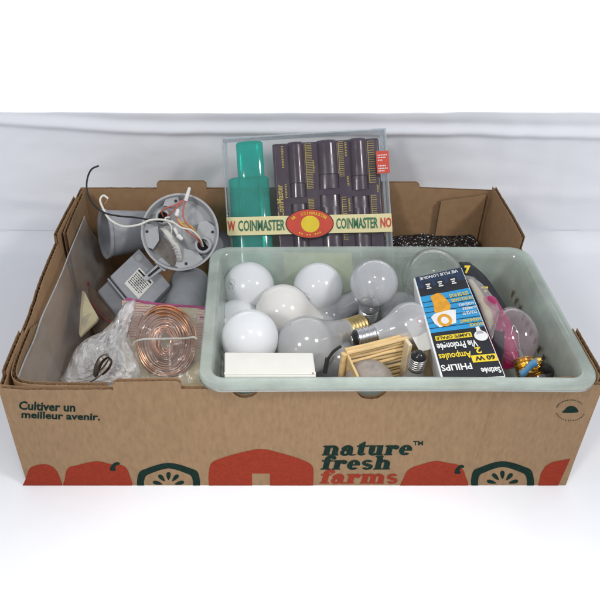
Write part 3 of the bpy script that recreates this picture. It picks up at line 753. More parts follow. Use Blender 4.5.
for r_ in ((.09, .612, .72, .655), (.58, .815, .985, .875)):
    mb = MB(); rect(mb, BC(2), *r_); obj('printed_panel', mb, 'yelpr', bc, False)
line(bc, 'blkpr', 'LAMPE OPALE', f, .69, .62, .11, .648, .02); line(bc, 'blkpr', '60 W', f, .955, .825, .63, .865, .04)

# blister card of candle bulbs right of the carton
Q3 = [at(459, 261, .835), at(469, 262, .835), at(520, 345, .775), at(504, 372, .738)]
bp_ = thing('blister_card', 'black and yellow blister pack with pink contents leaning right of the bulb carton', 'blister pack', Q3[3])
def strip(pts_l, pts_r, n=26):
    Lc, Rc = catmull(pts_l, n // (len(pts_l) - 1)), catmull(pts_r, n // (len(pts_r) - 1)); pts = []
    for a, b in zip(Lc, Rc): pts += [a, a.lerp(b, .33), a.lerp(b, .66), b]
    return MB().quadgrid(pts, len(Lc), 4)
mb = strip([at(459, 262, .835), at(470, 290, .82), at(488, 330, .79), at(503, 368, .755)], [at(469, 262, .845), at(486, 277, .835), at(501, 299, .82), at(506, 306, .81)]); solid(obj('backing_card', mb, 'blkpr', bp_), .0006)
mb = strip([at(464.5, 275, .823), at(474, 293, .808), at(482, 313, .79), at(492, 340, .77)], [at(474, 277, .828), at(487, 289, .815), at(496, 302, .803), at(500, 312, .795)])
solid(obj('blister_window', mb, 'clearf', bp_), .0004)
mb = strip([at(468, 279, .824), at(477, 297, .809), at(486, 318, .79), at(490, 330, .782)], [at(472, 279, .824), at(484, 296, .811), at(491, 311, .797), at(494, 322, .79)]); solid(obj('printed_panel', mb, 'cream', bp_), .0003)
mb = MB(); f = lambda x, y: at(x, y, .8295 - .00018 * (y - 265))
text(mb, '7', f, 464.5, 273.5, 470.5, 265.5, .06); rect(mb, lambda x, y: at(x, y, .818), 481, 286.5, 488, 288.5); rect(mb, lambda x, y: at(x, y, .815), 484, 290, 487, 292); obj('printed_mark', mb, 'yelpr', bp_, False)
mb = MB(); pts = []
axis0 = [at(486, 298, .815), at(495, 320, .806), at(504, 344, .798), at(512, 368, .79)]
mb.tube(axis0, lambda t: .003 + .0125 * math.sin(math.pi * min(1, .12 + .75 * t)) + .0006 * math.sin(22 * t), 22, 10); obj('pink_wrapping', mb, 'pinkcl', bp_)

# ------------------------------------------------------------------ coin tube case at the back
roll = math.radians(3.5); CU = (RV * math.cos(roll) + UV * math.sin(roll)); CV = (-RV * math.sin(roll) + UV * math.cos(roll)); CN = CU.cross(CV)
CO = at(306, 192, 1.035); K = 1.035 / 711
def BPf(off):
    return lambda x, y: CO + CU * (x * K) - CV * (y * K) + CN * off
cs = thing('coin_tube_case', 'clear plastic case with green tube and purple coin sorter behind the tray', 'plastic case', CO + CV * (-108 * K))
CX0, CX1, CY0, CY1, CDp = -80.5, 81, -56, 104, .020
mb = MB()
f0, f1 = BPf(-.004), BPf(CDp)
def wav(f, a):
    return lambda x, y: f(x, y) + CN * (a * fbm(x * .03, y * .03, 2))
n = 24; ff = wav(f1, .0012)
mb.quadgrid([ff(CX0 + (CX1 - CX0) * i / n, CY0 + (CY1 - CY0) * j / n) for i in range(n + 1) for j in range(n + 1)], n + 1, n + 1)
obj('front_cover', mb, 'casef', cs)
mb = MB(); e = 1.5
for xa in (CX0, CX1 - e):
    mb.hexa([f0(xa, CY1), f0(xa + e, CY1), f0(xa + e, CY0), f0(xa, CY0), f1(xa, CY1), f1(xa + e, CY1), f1(xa + e, CY0), f1(xa, CY0)])
mb.hexa([f0(CX0 + e, CY0 + e), f0(CX1 - e, CY0 + e), f0(CX1 - e, CY0), f0(CX0 + e, CY0), f1(CX0 + e, CY0 + e), f1(CX1 - e, CY0 + e), f1(CX1 - e, CY0), f1(CX0 + e, CY0)])
bevel(obj('case_edge', mb, 'caseedge', cs), .0006)
mb = MB()
for xa in (CX0 + 2.2, CX1 - 4.6): mb.hexa([BPf(.002)(xa, CY1), BPf(.002)(xa + 2.4, CY1), BPf(.002)(xa + 2.4, CY0 + 3), BPf(.002)(xa, CY0 + 3), BPf(.006)(xa, CY1), BPf(.006)(xa + 2.4, CY1), BPf(.006)(xa + 2.4, CY0 + 3), BPf(.006)(xa, CY0 + 3)])
obj('inner_ridge', mb, 'caseedge', cs)
def tubeat(mb, x0, x1, y0, y1, base, n=28, cap=True):
    xm, r = (x0 + x1) / 2, (x1 - x0) / 2; f = BPf(base); c = []
    ys = [y0, y0 + .6, y0 + 2, y1 - 1, y1]; rs = [.86, .95, 1, 1, .98]
    pts = []
    for k in range(n):
        a = 2 * math.pi * k / n
        for y, q_ in zip(ys, rs): pts.append(f(xm + r * q_ * math.cos(a), y) + CN * (r * K * q_ * .32 * math.sin(a)))
    b = len(mb.v); mb.quadgrid(pts, n, len(ys), cu=True); mb.f.append(tuple(b + k * len(ys) for k in range(n)))
mb = MB(); tubeat(mb, -67, -40.5, -52, -16, .009); p = obj('green_tube', mb, 'greenpl', cs)
mb = MB(); tubeat(mb, -76, -36.5, -17, 102, .010)
for x in (-66, -46.5): mb.tube([BPf(.0185)(x, -15), BPf(.0185)(x, 100)], .0010, 8, 2)
mb.tube([BPf(.0184)(-56, -15), BPf(.0184)(-56, 100)], .0006, 8, 2)
obj('green_tube', mb, 'greenpl', cs)
mb = MB(); disc2(mb, BPf(.0165), -53.5, -50.5, 9, 1.3, 20); obj('tube_cap', mb, 'greenpl', cs)
mb = MB(); f = BPf(.0190); mb.quadgrid([f(x, y) for x in (-27, 40) for y in (60, 102)], 2, 2); solid(obj('paper_insert', mb, 'yelcard', cs), .0005)
# purple moulded sorter as a relief
cols = [(-16, 0, -50, -8, 3), (13, 33, -50, -15, 0), (45, 62, -50, -12, 2)]
def relief(x, y):
    h = .008
    edge = min(x + 31, 75 - x)
    if edge < 1.5: h -= .004 * (1.5 - edge) / 1.5
    for (a, b, y0, y1, k) in cols:
        if a - .01 <= x <= b + .01:
            s_ = (x - (a + b) / 2) / ((b - a) / 2); c = math.sqrt(max(0, 1 - s_ * s_))
            if y < y1 - 0: h = .007 + .0105 * c
            elif y < y1 + 14: h = .004 + .0095 * c * (1 - .15 * ((y - y1) / 14))
            elif y < y1 + 20: h = .0088
            elif y < y1 + 32: h = .002 + .006 * c
            else: h = .004 + .0085 * c
    if y < -47: h -= .004 * (-47 - y) / 2
    return max(.0005, h)
xs_ = sorted(set([-31 + 106 * i / 170 for i in range(171)] + [v for c in cols for v in (c[0] - .02, c[0] + .05, c[1] - .05, c[1] + .02)]))
ys_ = sorted(set([-49 + 149 * j / 120 for j in range(121)] + [c[3] + d + e_ for c in cols for d in (0, 14, 20, 32) for e_ in (-.03, .03)]))
f = BPf(0); mb = MB(); mb.quadgrid([f(x, y) + CN * relief(x, y) for x in xs_ for y in ys_], len(xs_), len(ys_)); obj('coin_sorter', mb, 'purple', cs)
mb = MB(); fg = BPf(.0087)
def ladder(x0, x1, y0, y1, n, side=True):
    for k in range(n + 1):
        y = y0 + (y1 - y0) * k / n; rect(mb, fg, x0, y, x1, y + .55)
    if side: rect(mb, fg, x0 - .5, y0, x0, y1 + .5)
ladder(1.5, 7.5, -47, -3, 26); ladder(34.5, 39, -47, -13, 18); ladder(63.5, 69.5, -46, -5, 18); ladder(2, 7, 8, 22, 9); ladder(64, 69, 8, 45, 17); ladder(35, 39, 8, 50, 18)
def vtext(s, xc, h, y0, y1, bold=.01):               # reads from bottom to top
    text(mb, s, lambda u, v: fg(xc - h / 2 + h * (1 - v) , y0 + (y1 - y0) * u) if False else fg(xc + h / 2 - h * v * 1.0, y0 + (y1 - y0) * u), 0, 0, 1, 1, bold)
vtext('CoinMaster', -26.5, 6.5, 24, -8, .02)
for (x, y0, y1) in ((-21.5, -46, -24), (-20, -8, 5), (8.8, -30, -18), (41.5, -46, -33), (42, -12, -4), (42, 10, 22), (71, -2, 6)):
    y = y0
    while y < y1: rect(mb, fg, x - 1.1, y, x + 1.1 * random.uniform(.3, 1), y + .9); y += 1.6
obj('printed_scale', mb, 'goldink', cs, False)
mb = MB(); fb_ = BPf(CDp + .0016)
def band_f(x, y): return fb_(x, y + 25.2 + 6.0 * (x + 80) / 161)
mb.quadgrid([band_f(CX0 + (CX1 - CX0) * i / 20, y) + CN * .0003 * math.sin(i) for i in range(21) for y in (-3, 15)], 21, 2)
mb.quadgrid([band_f(x, y) - CN * d for x, d in ((CX0, 0), (CX0 - .3, .024)) for y in (-3, 15)], 2, 2)
bd_o = obj('paper_band', mb, 'band', cs)
def lay(dz): return lambda x, y: band_f(x, y) + CN * dz
mb = MB(); line(bd_o, 'grnink', 'COINMASTER', lay(.0008), -69.5, 11.2, -24, .4, .02, .08); line(bd_o, 'grnink', 'COINMASTER', lay(.0008), 26.5, 11.2, 67, .4, .02, .08)
line(bd_o, 'redpr', 'NO', lay(.0008), 69.5, 10.8, 80.5, .8, .03, .08); line(bd_o, 'redpr', 'W', lay(.0008), -79.5, 10.8, -72, .8, .03, .08)
em = MB(); disc2(em, lay(.0010), 0.5, 5.2, 23.5, 14.6, 44); obj('emblem_border', em, 'blkpr', bd_o, False)
em = MB(); disc2(em, lay(.0013), 0.5, 5.2, 22.7, 13.8, 44); obj('emblem_oval', em, 'redpr', bd_o, False)
em = MB(); disc2(em, lay(.0016), 1, 5.6, 9.0, 8.2, 32)
def arc_text(mb, s, f, cx, cy, rx, ry, a0, a1, h, up=True):
    for k, ch in enumerate(s):
        if ch in ' .': continue
        wn = .25 if ch == 'I' else .85
        a = math.radians(a0 + (a1 - a0) * k / (len(s) - 1)); c, s_ = math.cos(a), math.sin(a)
        tx, ty = (s_, c) if True else (0, 0)
        L = math.hypot(rx * s_, ry * c); tx, ty = rx * s_ / L, ry * c / L
        nx, ny = ty, -tx
        def g(u, v, c=c, s_=s_, tx=tx, ty=ty, nx=nx, ny=ny): return f(cx + rx * c + tx * (u - .5) * h * .8 + nx * v * h, cy - ry * s_ + ty * (u - .5) * h * .8 + ny * v * h)
        text(mb, ch, g, .5 - wn / 2, 0, .5 + wn / 2, 1, .02)
arc_text(em, 'MR. COINMASTER', lay(.0016), .5, 5.6, 17.5, 9.2, 150, 30, 3.0)
for k in range(9):
    if k in (2, 5): continue
    a = math.radians(235 + 70 * k / 8); rect(em, lay(.0016), 17.5 * math.cos(a) - .5, 5 - 11 * math.sin(a) - .6, 17.5 * math.cos(a) + .8, 5 - 11 * math.sin(a) + .7)
obj('emblem_print', em, 'yelpr', bd_o, False)
mb = MB(); fs_ = BPf(CDp + .0012); rect(mb, fs_, 69.5, -33.5, 82, -11.5, 4); st = obj('red_sticker', mb, 'redpr', cs, False)
mb = MB(); fs2 = BPf(CDp + .0015)
for k, (y, n) in enumerate(((-30, 6), (-27.6, 5), (-25, 3), (-19.5, 5), (-17, 6), (-14.6, 4))):
    for j in range(n): rect(mb, fs2, 71 + 1.6 * j, y, 72.1 + 1.6 * j, y + 1.1)
obj('printed_mark', mb, 'whitepr', st, False)

# ------------------------------------------------------------------ black sequin bag at the back right
sq = thing('sequin_bag', 'flat black bag covered in glittering beads behind the tray on the right', 'bag', (.24, .33, .05))
mb = MB(); pts = []
def sq_p(i, j):
    x = .165 + .176 * i / 60; y = .262 + .146 * j / 50
    edge = min(i, 60 - i) / 60 * 4
    z = .070 + .010 * j / 50 - .028 * max(0, 1 - edge * 2.2) ** 2 + .004 * fbm(x * 22, y * 22) + .004 * (i / 60)
    return Vector((x, y, z))
mb.quadgrid([sq_p(i, j) for i in range(61) for j in range(51)], 61, 51); solid(obj('bag_body', mb, 'sequin', sq), .02, -1)
mb = MB(); mb2 = MB()
for _ in range(4200):
    i, j = random.uniform(0, 60), random.uniform(18, 50); p = sq_p(i, j) + Vector((0, 0, .0006)); t_ = mb2 if random.random() < .27 else mb
    n_ = Vector((random.uniform(-.6, .6), random.uniform(-.9, .3), 1)).normalized(); a = n_.orthogonal().normalized(); b = n_.cross(a); r = random.uniform(.0006, .0011)
    t_.poly([p + (a * math.cos(k * 1.0472) + b * math.sin(k * 1.0472)) * r for k in range(6)])
k1 = obj('black_beads', mb, 'sequin', sq, False); k1['kind'] = 'stuff'
k2 = obj('silver_beads', mb2, 'silverbit', sq, False); k2['kind'] = 'stuff'

# ------------------------------------------------------------------ outdoor light fixture
fx = thing('floodlight_fixture', 'grey outdoor twin floodlight with round back plate and loose wires', 'light fixture', at(181, 275, 1.04))
FT = .962; FC = at(180, 232, FT); kx = FT / 711
tx_, ty_ = dirc(1, -.02, -.10), None
fn = dirc(.06, .02, 1); fu = (UV - fn * UV.dot(fn)).normalized(); fr_ = fu.cross(fn)
def DP(px, py, out=0): return FC + fr_ * ((px - 180) * kx) - fu * ((py - 232) * kx) + fn * out
dm = Matrix.Identity(4)
for i in range(3): dm[i][0] = fr_[i]; dm[i][1] = fu[i]; dm[i][2] = fn[i]; dm[i][3] = FC[i]
Rd = 38.8 * kx
mb = MB(); mb.lathe([(.0001, -.022), (Rd * .86, -.022), (Rd * .97, -.012), (Rd, 0), (Rd, .0012), (Rd * .95, .0012), (Rd * .93, -.002), (Rd * .88, -.014), (Rd * .5, -.016), (.0001, -.016)], 64, dm); obj('back_plate', mb, 'greyl', fx)
mb = MB()
def lug(cx, cy, pts, h=-.004):
    top = [DP(x, y, h) for x, y in pts]; bot = [DP(x, y, -.0155) for x, y in pts]; b = len(mb.v); n = len(pts)
    mb.v += [tuple(p) for p in top + bot]; mb.f.append(tuple(b + i for i in range(n)))
    for i in range(n): mb.f.append((b + i, b + (i + 1) % n, b + n + (i + 1) % n, b + n + i))
    obj('mounting_lug', mb, 'greyl', fx); mb.v = []; mb.f = []
lug(0, 0, [(143, 224), (150, 224), (158, 226), (159, 240), (153, 249), (147, 247), (144, 240)])
lug(0, 0, [(166, 197), (178, 196), (180, 204), (172, 207), (163, 205)])
lug(0, 0, [(199, 222), (206, 220), (215, 226), (217, 238), (211, 250), (203, 240), (196, 233)])
lug(0, 0, [(179, 252), (184, 248), (198, 252), (203, 259), (194, 266), (181, 269), (175, 266)])
for (cx_, cy_, r) in ((203, 245, 8.5), (163, 217, 7.5)):
    m4 = dm.copy(); m4.translation = DP(cx_, cy_, 0); r *= kx
    mb.lathe([(r * 1.05, -.016), (r, .002), (r * .93, .003), (r * .70, .003), (r * .66, -.012)], 28, m4); obj('wire_boss', mb, 'greyl', fx); mb.v = []; mb.f = []
for (cx_, cy_) in ((147, 231.5), (175.5, 200.5), (212.5, 231.5), (186, 263.5)): disc2(mb, lambda x, y: DP(x, y, -.0034), cx_, cy_, 1.5, 1.5, 14); obj('screw_hole', mb, 'blackpl', fx, False); mb.v = []; mb.f = []
for (cx_, cy_, r) in ((203, 245, 5.6), (163, 217, 4.8)): disc2(mb, lambda x, y: DP(x, y, -.0115), cx_, cy_, r, r, 20); obj('wire_hole', mb, 'blackpl', fx, False); mb.v = []; mb.f = []
mb = MB(); mb.box(DP(152, 248, -.0135), fr_ * 22 * kx - fu * 19 * kx, fr_ * 10 * kx + fu * 12 * kx, fn * .004); obj('circuit_slot', mb, 'wbrown', fx)
# wires
def w(pts, r, m, nm='wire'):
    mb = MB(); mb.tube([DP(x, y, o_) for x, y, o_ in pts], r, 8, 8); obj(nm, mb, m, fx)
w([(164, 222, -.002), (161, 222, .006), (152, 221.5, .014), (138, 220, .022), (122, 219, .026), (108, 216, .028), (97, 207, .026), (91, 194, .022), (91, 182, .02), (95, 173, .02), (102, 169.5, .02)], .00125, 'blackpl')
w([(188, 232, .004), (178, 226, .012), (166, 221.5, .014), (152, 222, .018), (141, 227, .022), (126, 229, .026), (113, 222, .027), (106, 210, .026), (104, 203, .025), (107, 199, .024), (111.5, 202, .024)], .0014, 'insul')
w([(111.5, 202, .024), (110, 205, .024), (108, 207.5, .024)], .0006, 'copper')
w([(163, 216, -.004), (162, 212, .004), (167, 209, .010), (177, 206, .014), (186, 200, .014)], .0011, 'redw')
w([(165, 218, -.004), (169, 216, .008), (175, 211, .014), (182, 204, .016), (187, 198, .014)], .0011, 'redw')
w([(203, 246, -.006), (199, 238, .008), (190, 228, .013), (184, 219, .014), (184, 209, .014), (187, 199, .014)], .0011, 'redw')
w([(202, 246, -.006), (198, 240, .007), (190, 234, .012), (181, 226, .013), (176, 217, .013)], .0011, 'redw')
w([(203, 246, -.006), (200, 239, .010), (192, 231.5, .016), (182, 229, .016), (172, 222, .014)], .0012, 'insul')
w([(198, 236, .006), (190, 229, .012), (183, 226, .013), (178, 220, .013)], .0012, 'yelw')
w([(200, 238, .005), (193, 229, .010), (186, 224, .011), (180, 224, .012)], .0012, 'yelw')
w([(170, 218, .008), (166, 220, .012), (172, 228, .010), (171, 238, .004)], .0012, 'insul')
for a, b, r in (((186, 203, .016), (190, 189, .014), .0024), ((177, 218, .016), (179, 211, .018), .0027), ((178, 236, .014), (183, 241, .016), .0030), ((175, 229, .012), (178, 236, .013), .0022)):
    A_, B_ = DP(*a), DP(*b); mb = MB(); q4 = (B_ - A_).to_track_quat('Z', 'Y').to_matrix().to_4x4(); q4.translation = A_; Ln = (B_ - A_).length
    mb.lathe([(r * .7, 0), (r * 1.15, .0015), (r, Ln * .5), (r * .85, Ln - .001), (r * .5, Ln), (.0001, Ln)], 18, q4); obj('wire_nut', mb, 'white', fx)
mb = MB(); mb.quadgrid([DP(x + 4 * math.sin(j * .35), y, .002 + .006 * math.sin(j * .5)) for j in range(9) for x, y in ((160 + 2.2 * j * .9, 228 + 4.2 * j), (168 + 1.8 * j * .9, 228 + 4.2 * j))], 9, 2); wl_ = obj('paper_tag', solid and mb, 'paper', fx); solid(wl_, .0003)
mb = MB()
for j in range(6): 
    mb.poly([DP(171 + 1.6 * j, 246 + 3 * j, .0085), DP(175.5 + 1.4 * j, 246 + 3 * j, .0085), DP(175.7 + 1.4 * j, 246.9 + 3 * j, .0085), DP(171.2 + 1.6 * j, 246.9 + 3 * j, .0085)])
obj('printed_mark', mb, 'greyprint', wl_, False)
def cup(c_open, axis_in, R0, R1, L, nm='lamp_holder'):
    """open lamp cup: wide mouth at c_open, narrowing along axis_in"""
    q5 = Vector(axis_in).normalized().to_track_quat('Z', 'Y').to_matrix().to_4x4(); q5.translation = c_open; mb = MB()
    mb.lathe([(R0 * .88, .003), (R0 * .97, -.0005), (R0 * 1.03, .0), (R0 * 1.03, .004), (R0 * .97, .0055), (R0 * .90, L * .4), (R1, L * .93), (R1 * .93, L), (.0001, L)], 48, q5)
    mb.lathe([(R0 * .88, .003), (R0 * .84, L * .4), (R1 * .9, L * .9), (.0001, L * .92)], 48, q5); return obj(nm, mb, 'grey', fx), q5
_, q5 = cup(at(104, 234, 1.005), dirc(.90, .12, -.45), .0345, .0270, .086)
mb = MB(); m5 = q5.copy(); mb.lathe([(.013, .060), (.0128, .0785), (.0001, .0785)], 24, q5); obj('socket', mb, 'blackpl', fx)
_, q6 = cup(at(180, 330, .955), dirc(.10, .80, -.55), .0315, .026, .090)
mb = MB(); A_, B_ = at(150, 222, 1.05), at(162, 221, 1.05); mb.tube([A_, (A_ + B_) / 2, B_], .013, 16, 3); obj('knuckle', mb, 'grey', fx); mb = MB()
A_, B_ = at(188, 262, 1.06), at(187, 278, 1.04); mb.tube([A_, (A_ + B_) / 2, B_], .011, 16, 3); obj('knuckle', mb, 'grey', fx); mb = MB()
mb.lathe([(.0001, -.024), (.016, -.024), (.016, -.010)], 20, Matrix.Translation(DP(219, 240, -.012) - FC) @ dm)
obj('knuckle', mb, 'grey', fx)
# sensor box and its arm
P0, P1, P2 = at(139, 249, .995), at(97, 289, .95), at(171, 286, .965)
e1, e2 = P1 - P0, P2 - P0; n_ = e1.cross(e2).normalized(); n_ = n_ if n_.dot(OV) > 0 else -n_
se = MB(); se.box(P0 - n_ * .045, e1, e2, n_ * .041); sp_ = bevel(obj('motion_sensor', se, 'greyd', fx), .002, 3)
se = MB(); se.box(P0 - n_ * .004 + e2 * .01 + e1 * .005, e1 * .70, e2 * .98, n_ * .0065); bevel(obj('sensor_lid', se, 'grey', sp_), .0012, 2)
se = MB(); se.box(P0 - n_ * .002 + e1 * .735, e1 * .03, e2 * .98, n_ * .003); bevel(obj('seam_ridge', se, 'grey', sp_), .0006, 2)
sf = bil([P0, P2, P2 + e1, P1], .003, n_)
se = MB(); q_ = [sf(.30, .22), sf(.72, .20), sf(.74, .58), sf(.32, .60)]; se.poly(q_); lb = obj('paper_sticker', se, 'paper', sp_, False)
se = MB(); g = bil(q_, .0003, n_)
rect(se, g, .06, .08, .94, .16)
for j in range(7):
    x = .08
    while x < .85: w_ = random.uniform(.05, .16); rect(se, g, x, .25 + .09 * j, min(.92, x + w_), .285 + .09 * j); x += w_ + .04
obj('printed_mark', se, 'blkpr', lb, False)
se = MB(); disc2(se, sf, .15, .12, .07, .06, 20); obj('embossed_mark', se, 'greyl', sp_, False)
se = MB(); sf2 = bil([P0, P2, P2 + e1, P1], -.0036, n_); disc2(se, sf2, .72, .90, .05, .045, 16); disc2(se, sf2, .68, .94, .03, .03, 12); obj('dial_hole', se, 'blackpl', sp_, False)
se = MB(); se.hexa([P2 - n_ * .042, P2 + e1 * .9 - n_ * .042, P2 + e1 * .9 + e2 * .12 - n_ * .030, P2 + e2 * .16 - n_ * .030, P2 - n_ * .006, P2 + e1 * .9 - n_ * .006, P2 + e1 * .9 + e2 * .06 - n_ * .012, P2 + e2 * .08 - n_ * .012]); bevel(obj('sensor_lens', se, 'lens', sp_), .003, 2)
se = MB(); a0, a1 = at(166, 262, .972), at(144, 280, .938); d_ = (a1 - a0); pr_ = d_.cross(OV).normalized() * .0065
se.hexa([a0 - pr_ - OV * .008, a1 - pr_ * .5 - OV * .008, a1 + pr_ * .5 - OV * .008, a0 + pr_ - OV * .008, a0 - pr_, a1 - pr_ * .5, a1 + pr_ * .5, a0 + pr_]); bevel(obj('sensor_arm', se, 'greyl', fx), .0012)
se = MB(); se.box(a0 - pr_ * 1.4 - OV * .012 - d_ * .12, d_ * .42, pr_ * 2.9, OV * .014); bevel(obj('arm_bracket', se, 'greyl', fx), .0015)
se = MB(); se.box(a0 + d_ * .30 - pr_ * .22 + OV * .0003, d_ * .5, pr_ * .5, OV * .0004); obj('arm_slot', se, 'blackpl', fx)

# ------------------------------------------------------------------ copper wire coil in a zip bag
cc = thing('copper_wire_coil', 'oval coil of copper wire with white tie inside the clear zip bag', 'wire coil', at(165, 340, .885))
mb = MB(); cn = dirc(.05, -.05, 1); cux = dirc(1, .08, 0); cuy = cn.cross(cux)
CCn = at(165, 338, .872); kk = .872 / 711; rng = random.Random(3)
for layer in range(3):
    pts = []; turns = 11; N_ = 40
    for i in range(turns * N_ + 1):
        a = 2 * math.pi * i / N_; t = i / (turns * N_); t = t if layer % 2 == 0 else 1 - t
        k = math.floor(i / N_); j_ = .6 * noise.noise(Vector((a * .35, layer * 7, 1)))
        rx = 5.5 + 25 * t + j_; ry = 11 + 24 * t + j_
        rx += 1.0 * math.sin(a * 2 + k) + .9 * noise.noise(Vector((math.cos(a) * 1.5, math.sin(a) * 1.5, k * 1.3 + layer * 9))); ry += 1.3 * noise.noise(Vector((math.cos(a) * 1.5, 4 + math.sin(a) * 1.5, k * 1.3 + layer * 9))); 
        pts.append(CCn + cux * (rx * kk * math.cos(a)) + cuy * ((ry * kk * math.sin(a)) - (.003 * layer)) + cn * (-.010 + .0055 * layer + .0015 * noise.noise(Vector((a, k * .7, layer)))))
    mb.tube(pts, .00125, 6, raw=True)
obj('wire_loops', mb, 'copper', cc)
mb = MB(); mb.tube([CCn + cux * (x * kk) + cuy * (y * kk) + cn * .0085 for x, y in ((-32, -4), (-29, -.5), (-20, 1.2), (-8, .5), (6, -.3), (20, -1.2), (29, -.8), (32, -3))], lambda t: .0013, 8, 6); obj('tie_cord', mb, 'insul', cc)
zb = thing('zip_bag', 'clear plastic zip bag with pink striped top around the copper coil', 'plastic bag', at(165, 380, .88))
def sheet(cors, name, m, parent, amp, nz, n=40, fr=1.0, th=.0002):
    f = bil(cors); nn = nrm_of(cors); pts = []
    for i in range(n + 1):
        for j in range(n + 1):
            s_, t_ = i / n, j / n; b_ = 4 * s_ * (1 - s_) * 4 * t_ * (1 - t_)
            pts.append(f(s_, t_) + nn * (amp * fbm(s_ * 4 * fr, t_ * 4 * fr, nz) + amp * 1.2 * b_ ** .5))
    o = obj(name, MB().quadgrid(pts, n + 1, n + 1), m, parent); return o
sheet([at(127, 300, .874), at(213, 309, .884), at(205, 384, .842), at(128, 386, .840)], 'front_sheet', 'clearf', zb, .004, 3.3)
sheet([at(122, 300, .91), at(216, 308, .92), at(209, 386, .872), at(122, 388, .872)], 'back_sheet', 'cream', zb, .002, 6.3)
mb = MB()
for (x0, y0, x1, y1, n_s) in ((122, 300, 150, 338, 15), (196, 306, 214, 350, 17)):
    for k in range(n_s):
        y = y0 + (y1 - y0) * k / n_s; T1 = .905 - .0005 * (y - 300)
        mb.poly([at(x0, y, T1), at(x1, y + 1.2, T1), at(x1, y + 2.1, T1), at(x0, y + .9, T1)])
obj('pink_stripes', mb, 'pinkf', zb, False)
mb = MB(); mb.tube([at(126, 299, .868), at(134, 300, .872), at(150, 303, .876), at(175, 305.5, .878), at(198, 307, .882), at(214, 311, .882)], .0016, 8); mb.tube([at(200, 317, .876), at(214, 319, .876)], .0010, 6); obj('zip_strip', mb, 'pinkf', zb)

# ------------------------------------------------------------------ crumpled white bag
wbg = thing('crumpled_bag', 'crumpled milky white plastic bag bulging at the front left of the box', 'plastic bag', at(105, 372, .84))
cW = at(103, 356, .815); mb = MB(); pts = []; NU, NV = 72, 48
poly = [(60, 386), (68, 366), (76, 348), (88, 338), (104, 330), (117, 314), (127, 301), (136, 301), (133, 318), (129, 334), (134, 352), (141, 370), (139, 381), (126, 386), (96, 388)]
PO = catmull([Vector((x, y, 0)) for x, y in poly], 4, True); NU = len(PO); NV = 22; rb = random.Random(11)
for i in range(NU):
    for j in range(NV):
        r = j / (NV - 1); jx, jy = (rb.uniform(-1.3, 1.3), rb.uniform(-1.3, 1.3)) if 0 < j < NV - 1 else (0, 0)
        px = 104 + (PO[i].x - 104) * r + jx * min(1, r * 2); py = 360 + (PO[i].y - 360) * r + jy * min(1, r * 2)
        dome = math.sqrt(max(0, 1 - r ** 2.2))
        t_ = .862 - .0007 * (py - 340) - .036 * dome - .010 * max(0, (330 - py) / 30)
        rid = 1 - abs(noise.noise(Vector((px * .06, py * .035, 2)))) * 2.4; rid2 = 1 - abs(noise.noise(Vector((px * .12 + 3, py * .10, 5)))) * 2.4
        t_ -= .009 * rid + .006 * rid2 + (rb.uniform(-.0016, .0016) if r < .97 else 0)
        pts.append(at(px, py, t_))
mb.quadgrid(pts, NU, NV, cu=True); mb.f = [t for q in mb.f for t in ((q[0], q[1], q[2]), (q[0], q[2], q[3]))]
bo = obj('bag_film', mb, 'milky', wbg, True)
for e_ in bo.data.edges: pass
try: bo.data.set_sharp_from_angle(angle=math.radians(24))
except Exception: pass
mt = thing('metal_bracket', 'small dark bent metal piece poking out of the crumpled white bag', 'metal piece', at(100, 370, .80))
mb = MB(); pts = []
pth = [at(95, 376, .784), at(97.5, 367, .778), at(102, 359, .776), at(108, 356, .778), at(110.5, 360, .780), at(107, 367, .780), at(101, 373, .781)]
Pm = catmull(pth, 6)
for i, p in enumerate(Pm):
    t = i / (len(Pm) - 1); w0 = (3.0 + .6 * math.sin(t * 9) - 1.6 * max(0, t - .6)) * .78 / 711
    for k in (-1, -.4, .3, 1): pts.append(p + dirc(.6, -.75, 0) * (w0 * k) + OV * (.003 * (1 - k * k)))
mb.quadgrid(pts, len(Pm), 4); solid(obj('bent_plate', mb, 'wbrown', mt), .0010)
mb = MB(); mb.tube([at(106, 369, .779), at(100, 375, .778), at(95, 379, .781), at(90, 382, .786)], .0011, 8); obj('bent_rod', mb, 'alu', mt)

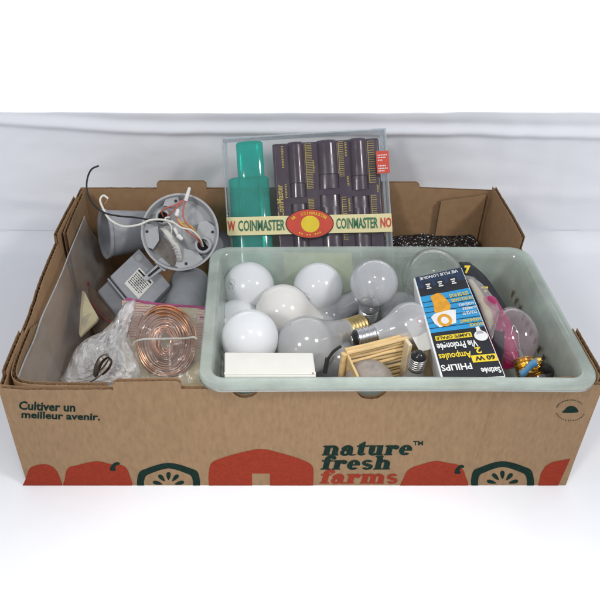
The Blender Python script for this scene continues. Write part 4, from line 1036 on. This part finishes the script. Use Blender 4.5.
# ------------------------------------------------------------------ papers by the left wall, clear sleeve
lf = thing('folded_leaflet', 'cream folded leaflet wedged beside the grey sensor at the left', 'leaflet', at(82, 335, .92))
Q5 = [at(82, 291, .955), at(85, 290, .955), at(98, 318, .925), at(80, 337, .90)]
mb = MB(); n_ = nrm_of([at(80, 295, .955), at(86, 292, .955), at(98, 318, .925), at(80, 337, .90)])
L_ = [at(82, 291, .955), at(84, 291, .955), at(90, 303, .94), at(98, 317, .925), at(96, 321, .92), at(80, 336, .90), at(79, 334, .90), at(80.5, 310, .93)]
mb.v = [tuple(p) for p in L_] + [tuple(p - n_ * .003) for p in L_]; k = len(L_); mb.f = [tuple(range(k)), tuple(range(2 * k - 1, k - 1, -1))] + [(i, (i + 1) % k, k + (i + 1) % k, k + i) for i in range(k)]
obj('paper_fold', mb, 'cream', lf, False)
mb = MB(); 
for j in range(6): p = at(82.5 + .3 * j, 318 + 2 * j, .9165 - .0021 * j) ; d1 = at(91 - 1.0 * j + .3, 313 + 2 * j, .9195 - .0021 * j); mb.poly([p, d1, d1 + (at(85, 320.6, .9) - at(85, 320, .9)), p + (at(85, 320.6, .9) - at(85, 320, .9))])
obj('printed_mark', mb, 'greyprint', lf, False)
mb = MB(); mb.hexa([at(79, 300, 1.0), at(90, 284, 1.0), at(125, 326, .965), at(98, 345, .95), at(78, 300, .965), at(89, 282, .968), at(122, 324, .935), at(97, 340, .92)]); bx = tag(bevel(obj('paper_box', mb, 'brownbk'), .001), 'dark brown flat carton with red edges under the grey sensor box', 'carton')
mb = MB(); mb.tube([at(78.5, 300, .9635), at(83, 290, .965), at(89, 281.5, .967)], .0012, 6); mb.tube([at(92, 303, .950), at(104, 318, .938), at(120, 325, .934)], .0010, 6); obj('red_edge', mb, 'darkred', bx)
sl = thing('plastic_sleeve', 'long clear dusty plastic sleeve standing along the left wall of the box', 'plastic sleeve', (-.235, .2, .005))
pts = []; n1, n2 = 40, 34
for i in range(n1 + 1):
    for j in range(n2 + 1):
        s_, t_ = i / n1, j / n2; y = .016 + .352 * s_
        b_ = math.sin(math.pi * t_)
        x = -.2490 + .040 * t_ ** 1.6 + .010 * b_ + .003 * fbm(s_ * 5, t_ * 3, 8) ; z = .148 - .010 * s_ - .137 * t_ + .003 * fbm(s_ * 4, 2, t_)
        pts.append(Vector((x, y, z)))
obj('sleeve_film', MB().quadgrid(pts, n1 + 1, n2 + 1), 'sleeve', sl)
mb = MB(); mb.tube([pts[i * (n2 + 1)] for i in range(0, n1 + 1, 4)], .0009, 6); obj('sleeve_seam', mb, 'caseedge', sl)
